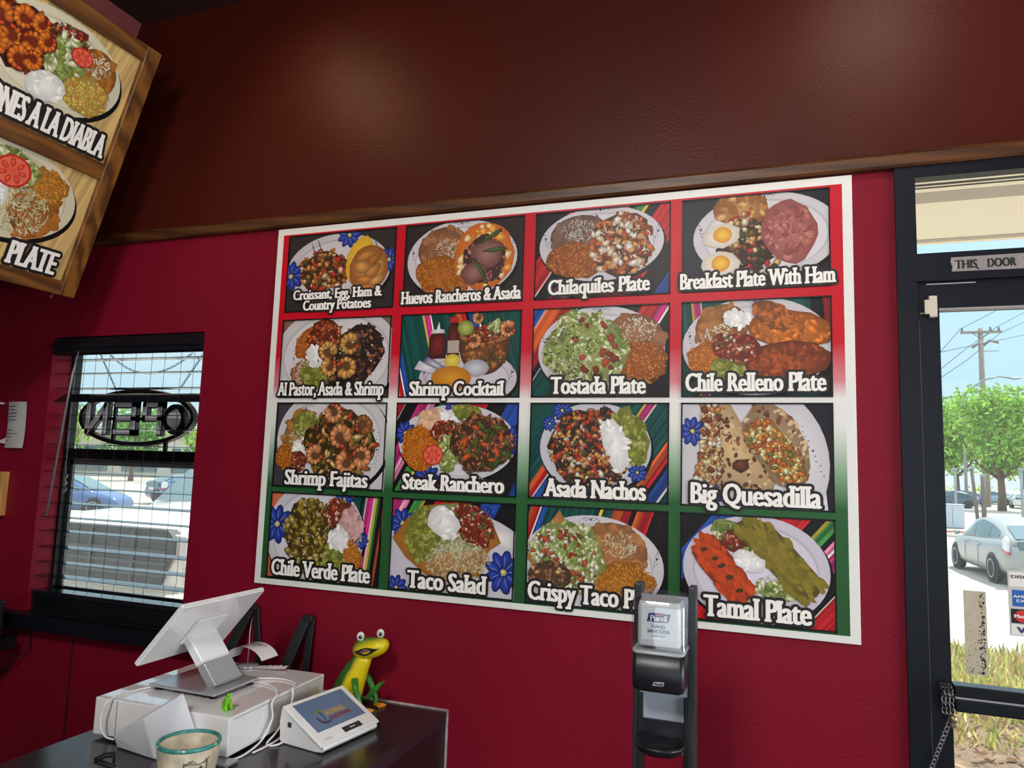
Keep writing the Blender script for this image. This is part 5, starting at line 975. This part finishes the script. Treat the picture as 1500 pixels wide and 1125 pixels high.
# ---------------------------------------------------------------- cars
tyre = mat('tyre', (26, 26, 28), .8); rim = mat('wheel_alloy', (176, 178, 182), .3, .7); cglass = mat('car_glass', (84, 112, 116), .06, 0, .8); trimb = mat('car_trim_black', (26, 28, 32), .5)
red_l = mat('tail_red', (206, 44, 50), .25); clear_l = mat('lamp_clear', (214, 214, 218), .12)
def interp(T, x):
    for a, c in zip(T, T[1:]):
        if a[0] <= x <= c[0]:
            t = (x-a[0])/(c[0]-a[0]); return [a[i]+(c[i]-a[i])*t for i in range(1, len(a))]
    return list(T[-1][1:]) if x > T[-1][0] else list(T[0][1:])
def make_car(loc, rz, label, paint, body, cabin, wheels, wr, side_win, detail=True, name='car', cat='car'):
    """body: (x, bottom, top, half width); cabin: (x, roof z, roof half width); x runs forward"""
    c = thing(name, loc, rz, label, cat); n = 26; xs = [body[0][0]+(body[-1][0]-body[0][0])*i/n for i in range(n+1)]; R = []
    for x in xs:
        zb, zt, w = interp(body, x); h = zt-zb
        R.append([Vector((x, y*w, z)) for y, z in ((-.80, zb), (-.97, zb+.16*h), (-1, zb+.45*h), (-.985, zb+.72*h), (-.93, zt-.03), (-.80, zt+.004), (-.4, zt+.03), (0, zt+.04), (.4, zt+.03), (.80, zt+.004), (.93, zt-.03), (.985, zb+.72*h), (1, zb+.45*h), (.97, zb+.16*h), (.80, zb))])
    bd = MB().loft(R).build('body', paint, c)
    m = 18; xs = [cabin[0][0]+(cabin[-1][0]-cabin[0][0])*i/m for i in range(m+1)]; R = []
    def cab(x, v, s, out=0):
        zr, w2 = interp(cabin, x); zb, zt, w = interp(body, x); zl = zt-.04; t = v; y = (w*.90+(w2-w*.90)*t)
        return Vector((x, s*(y+out), zl+(zr-.05-zl)*t))
    for x in xs:
        zr, w2 = interp(cabin, x); R.append([cab(x, 0, -1), cab(x, .5, -1)+Vector((0, -.015, 0)), cab(x, 1, -1), Vector((x, -w2*.6, zr-.008)), Vector((x, 0, zr)), Vector((x, w2*.6, zr-.008)), cab(x, 1, 1), cab(x, .5, 1)+Vector((0, .015, 0)), cab(x, 0, 1)])
    MB().loft(R).build('cabin', paint, c)
    for s in (-1, 1):
        for x0, x1, v0a, v1a, v0b, v1b in side_win:
            g = MB(); P_ = []
            for k in range(7):
                x = x0+(x1-x0)*k/6; t = k/6; P_.append((cab(x, v0a+(v0b-v0a)*t, s, .012), cab(x, .5*(v0a+(v0b-v0a)*t+v1a+(v1b-v1a)*t), s, .022), cab(x, v1a+(v1b-v1a)*t, s, .012)))
            for i in range(3): g.v += [p[i] for p in P_]
            for j in range(2):
                for k in range(6): g.f.append((j*7+k, j*7+k+1, j*7+8+k, j*7+7+k)); g.sm.append(True)
            g.build('side_window', cglass, c)
    def screen(a, b_, nm):
        g = MB(); V_ = []
        for i in range(5):
            x = a+(b_-a)*i/4; zr, w2 = interp(cabin, x); V_ += [Vector((x+(.012 if b_ < a else -.012), y*w2*.92, zr+.010-(.02*abs(y)))) for y in (-1, -.5, 0, .5, 1)]
        g.add(V_, [(i*5+k, i*5+k+1, i*5+6+k, i*5+5+k) for i in range(4) for k in range(4)], True); return g.build(nm, cglass, c)
    screen(cabin[-1][0]-.08, cabin[-2][0]+.05 if len(cabin) < 5 else cabin[-3][0]+.05, 'windscreen'); screen(cabin[0][0]+.08, cabin[1][0]-.04, 'rear_window')
    for x in wheels:
        zb, zt, w = interp(body, x)
        for s in (-1, 1):
            y = s*(w-.10)
            MB().lathe([(wr*1.16, 0), (wr*1.16, .03)], (0, 0, 0), 28).build('wheel_arch', trimb, c).matrix_basis = Matrix.Translation((x, s*(w-.022), wr)) @ Matrix.Rotation(-s*PI/2, 4, 'X')
            T = MB().lathe([(wr*.62, 0), (wr*.94, .0), (wr, .03), (wr, .17), (wr*.94, .20), (wr*.66, .20)], (0, 0, 0), 28).build('tyre', tyre, c); T.matrix_basis = Matrix.Translation((x, s*(w-.17), wr)) @ Matrix.Rotation(-s*PI/2, 4, 'X')
            g = MB().lathe([(.02, .19), (wr*.16, .20), (wr*.18, .185)], (0, 0, 0), 16)
            for k in range(7):
                a = 2*PI*k/7; g.box((wr*.38*math.cos(a), wr*.38*math.sin(a), .185), (wr*.48, wr*.17, .02), Matrix.Rotation(a, 3, 'Z'))
            g.lathe([(wr*.60, .17), (wr*.60, .20), (wr*.68, .202), (wr*.68, .17)], (0, 0, 0), 28).build('rim', rim, T)
    return c, cab
sil = mat('car_silver_paint', (158, 160, 158), .28, .2, coat=.25)
HB_ = [(-2.22, .36, .80, .70), (-2.12, .24, .98, .78), (-1.6, .20, 1.02, .85), (-.9, .18, .99, .865), (.4, .18, .94, .865), (1.1, .19, .90, .85), (1.7, .20, .80, .80), (2.08, .24, .66, .70), (2.22, .34, .52, .56)]
HC_ = [(-2.14, 1.03, .66), (-1.35, 1.34, .60), (-.3, 1.49, .62), (.30, 1.43, .62), (.85, 1.16, .66), (1.35, .90, .70)]
def hatch(loc, rz, label, paint, **k):
    c, cab = make_car(loc, rz, label, paint, HB_, HC_, (-1.30, 1.40), .315, ((-1.45, -.92, .22, .62, .10, .88), (-.86, .02, .10, .88, .10, .90), (.08, .92, .10, .90, .16, .30)), **k)
    for s in (-1, 1):
        MB().prism([(-2.12, .72), (-1.86, .78), (-1.84, 1.02), (-2.02, 1.10), (-2.13, 1.0)], .05, (0, s*.755, 0), (1, 0, 0), (0, 0, 1), (0, s, 0)).build('tail_lamp', clear_l, c)
        MB().prism([(-2.135, .70), (-1.85, .765), (-1.85, .80), (-2.135, .76)], .056, (0, s*.755, 0), (1, 0, 0), (0, 0, 1), (0, s, 0)).build('tail_lamp_red', red_l, c)
        MB().ell((.86, s*.95, .98), (.07, .10, .065)).build('wing_mirror', paint, c)
        MB().box((-.45, s*.872, .80), (.16, .03, .03), None, .008).box((.45, s*.868, .80), (.16, .03, .03), None, .008).build('door_handle', paint, c)
        MB().box((-.42, s*.870, .55), (.012, .006, .62)).box((.52, s*.866, .55), (.012, .006, .60)).build('door_gap', trimb, c)
    MB().box((-2.20, 0, .92), (.06, 1.2, .17), Matrix.Rotation(.2, 3, 'Y'), .01).build('hatch_glass', cglass, c)
    MB().box((-2.235, 0, .72), (.02, .5, .12)).build('number_plate', clear_l, c); return c
hatch((5.36, 19.6, -.635), math.radians(95), 'silver hatchback parked outside, seen from its left rear through the door', sil)
def sedan(loc, rz, label, rgb, nm): 
    return hatch(loc, rz, label, mat(nm, rgb, .2, .2, coat=.5))
sedan((-25.4, 18.7, -.635), math.radians(20), 'blue car beyond the white pickup in the window view', (72, 104, 150), 'car_blue_paint')
sedan((-27.5, 27.5, -.635), math.radians(70), 'blue grey car farther back at the right of the window view', (84, 112, 140), 'car_blue_grey')
for x, y, rz, lab, rgb, nm in ((14.1, 73.5, 180, 'dark far parked car nearest the left door frame', (96, 110, 130), 'far_dark'), (17.0, 82.0, 10, 'blue car parked far across the street', (84, 110, 176), 'far_blue'), (21.0, 90, 175, 'pale blue hatchback parked far away left of the tree trunk', (150, 176, 190), 'far_pale'), (21.4, 80.5, 80, 'white car parked far away right of the tree trunk', (226, 228, 230), 'far_white')): tag(sedan((x, y, -.635), math.radians(rz), lab, rgb, nm), group='cars parked across the street')
# white pickup nose-in to the window
wp = mat('truck_white_paint', (232, 230, 224), .25, 0, coat=.5)
TB = [(-3.2, .5, 1.15, .96), (-1.6, .42, 1.18, .99), (.6, .42, 1.17, 1.0), (1.6, .42, 1.18, 1.0), (2.35, .46, 1.15, .99), (2.62, .50, 1.10, .97), (2.68, .56, 1.02, .94)]
TC = [(-2.0, 1.22, .84), (-1.85, 1.86, .72), (-.3, 1.92, .74), (.45, 1.86, .74), (.95, 1.50, .80), (1.38, 1.18, .86)]
tk, cab = make_car((-5.28, 5.2, gz(2.5)-.03), -PI/2, 'white pickup truck parked nose toward the window', wp, TB, TC, (-2.2, 1.65), .40, ((-1.6, -.5, .12, .88, .12, .9), (-.42, .55, .12, .9, .12, .8)), name='pickup_truck', cat='truck')
tk.scale = (1, 1, 1.13)
gm = mat('grille_dark', (34, 38, 44), .5, .1); MB().prism([(-.74, .74), (-.86, .96), (-.86, 1.06), (-.78, 1.12), (.78, 1.12), (.86, 1.06), (.86, .96), (.74, .74)], .10, (2.60, 0, 0), (0, 1, 0), (0, 0, 1), (1, 0, 0)).build('grille', gm, tk)
b = MB()
for z in (.80, .88, .96, 1.04): b.b2((2.70, -.80, z), (2.715, .80, z+.022))
for y in (-.45, 0, .45): b.b2((2.70, y-.012, .76), (2.718, y+.012, 1.10))
b.build('grille_bars', mat('grille_bar', (70, 76, 82), .4, .4), tk)
for s in (-1, 1): 
    MB().box((2.60, s*.86, .98), (.16, .20, .22), None, .03).build('headlamp', clear_l, tk); MB().ell((1.02, s*1.06, 1.25), (.05, .08, .07)).build('wing_mirror', trimb, tk)
MB().b2((2.55, -.97, .46), (2.82, .97, .70), .05).build('bumper', mat('bumper_cream', (226, 216, 196), .35), tk)
# ---------------------------------------------------------------- street furniture
pole_w = mat('weathered_pole', (150, 140, 132), .85, var=.15, vscale=2)
up = thing('utility_pole', (18.5, 80, -.63), 0, 'tall wooden utility pole with crossarm behind the street trees', 'pole')
MB().tube([(0, 0, 0), (0, 0, 17.25)], [.34, .22], 10).build('pole', pole_w, up); MB().b2((-1.75, -.3, 16.72), (1.75, -.12, 16.96)).build('crossarm', pole_w, up)
MB().tube([(-.75, 0, 15.35), (0, 0, 15.95)], .13, 6).tube([(0, 0, 15.45), (.75, 0, 16.05), (1.5, 0, 15.8)], .13, 6).build('brace_arm', pole_w, up)
MB().tube([(.2, 0, 15.0), (1.5, 0, 15.0)], .04, 6).tube([(-.7, -.2, 16.72), (0, -.2, 16.2)], .04, 6).tube([(.7, -.2, 16.72), (0, -.2, 16.2)], .04, 6).build('strut', pole_w, up)
for x in (-1.6, .8, 1.5): MB().lathe([(.08, 0), (.12, .12), (.08, .22), (.10, .34), (.04, .4)], (x, -.2, 16.96), 10).build('insulator', mat('insulator_grey', (120, 116, 118), .4), up)
wirem = mat('wire_grey', (96, 100, 110), .6)
for wi, (P_, lab) in enumerate((([(14.6, 13.8), (16.9, 16.7), (20.1, 18.5), (23, 20.2)], 'power line sloping up to the left end of the crossarm'), ([(14.6, 12.3), (17.2, 14.6), (20.0, 16.8), (23, 18.6)], 'power line passing over the right end of the crossarm'),
               ([(14.6, 14.1), (18.6, 14.95), (23, 15.9)], 'long power line crossing the pole below its crossarm'), ([(14.6, 9.7), (19.8, 10.3), (23, 10.7)], 'lowest power line, almost level behind the tree tops'), ([(14.6, 11.5), (17.4, 13.6), (20.3, 16.2), (23, 17.6)], 'power line just below the one over the right crossarm end'))):
    tag(MB().tube([(x, 78.6 if wi == 2 else 80.6, z) for x, z in P_], .030, 5).build('power_line', wirem, org='base'), lab, 'wire', 'power lines')
sl_ = thing('street_lamp', (16.4, 78, -.63), 0, 'grey cobra head street lamp arching over the trees', 'street lamp')
gp = mat('galvanised_post', (150, 156, 158), .5, .4)
MB().tube([(0, 0, 0), (0, 0, 10.2), (.35, 0, 10.8), (1.7, 0, 11.9), (3.0, 0, 12.25), (3.9, 0, 12.1)], [.15, .11, .10, .08, .07, .07], 8).build('post', gp, sl_); MB().ell((4.3, 0, 12.05), (.5, .17, .11)).build('lamp_head', gp, sl_)
for x, y, h, r, tilt, lab in ((9.12, 45, 2.9, .07, 0, 'grey post standing left outside behind the pale cabinet'), (10.15, 45, 3.0, .09, -.22, 'leaning white post outside left of the dark post'), (10.45, 45, 2.6, .12, 0, 'short dark post outside above the hatchback roof'), (12.25, 45, 3.0, .07, 0, 'slim white post outside in front of the tree trunk')):
    p_ = thing('sign_post', (x, y, -.635), 0, lab, 'post', 'posts along the street'); MB().tube([(0, 0, 0), (tilt, 0, h)], r, 8).build('post', gp if 'dark' not in lab else mat('post_brown', (112, 104, 96), .8), p_); MB().box((tilt, 0, h+.05), (.26, .10, .16), None, .02).build('cap', gp, p_)
ec = thing('utility_cabinet', (8.05, 40.5, -.635), 0, 'pale grey utility cabinet beyond the silver hatchback', 'cabinet')
cabm = mat('cabinet_pale', (186, 196, 204), .5); MB().b2((-.5, -.3, 0), (.5, .3, 1.12), .03).build('body', cabm, ec); MB().b2((-.52, -.32, 1.12), (.52, .32, 1.17), .02).build('lid', cabm, ec); MB().b2((-.03, -.31, .15), (-.02, -.295, 1.05)).build('door_seam', trimb, ec)
tag(MB().b2((5.6, 34.6, -.64), (7.6, 34.9, -.46), .03).build('red_kerb', mat('kerb_red', (206, 96, 80), .8), org='base'), 'short red painted kerb left of the silver hatchback', 'kerb')
tag(MB().b2((5.4, 33.6, -.64), (8.4, 34.4, -.52), .03).build('white_kerb', mat('kerb_white', (226, 218, 208), .8), org='base'), 'pale kerb edge below the red painted kerb', 'kerb')
bd_ = thing('low_shop_building', (-58, 62, -.635), math.radians(28), 'low pale shop building across the street in the window view', 'building')
MB().b2((-16, 0, 0), (16, 8, 4.6)).build('wall', mat('shop_wall', (214, 204, 188), .9), bd_); MB().b2((-16.4, -.5, 4.6), (16.4, 8.3, 5.3)).build('roof', mat('shop_roof', (196, 200, 200), .8), bd_)
for k in range(6): MB().b2((-14+5*k, -.06, .5), (-10.4+5*k, .02, 3.1)).build('shop_window', cglass, bd_)
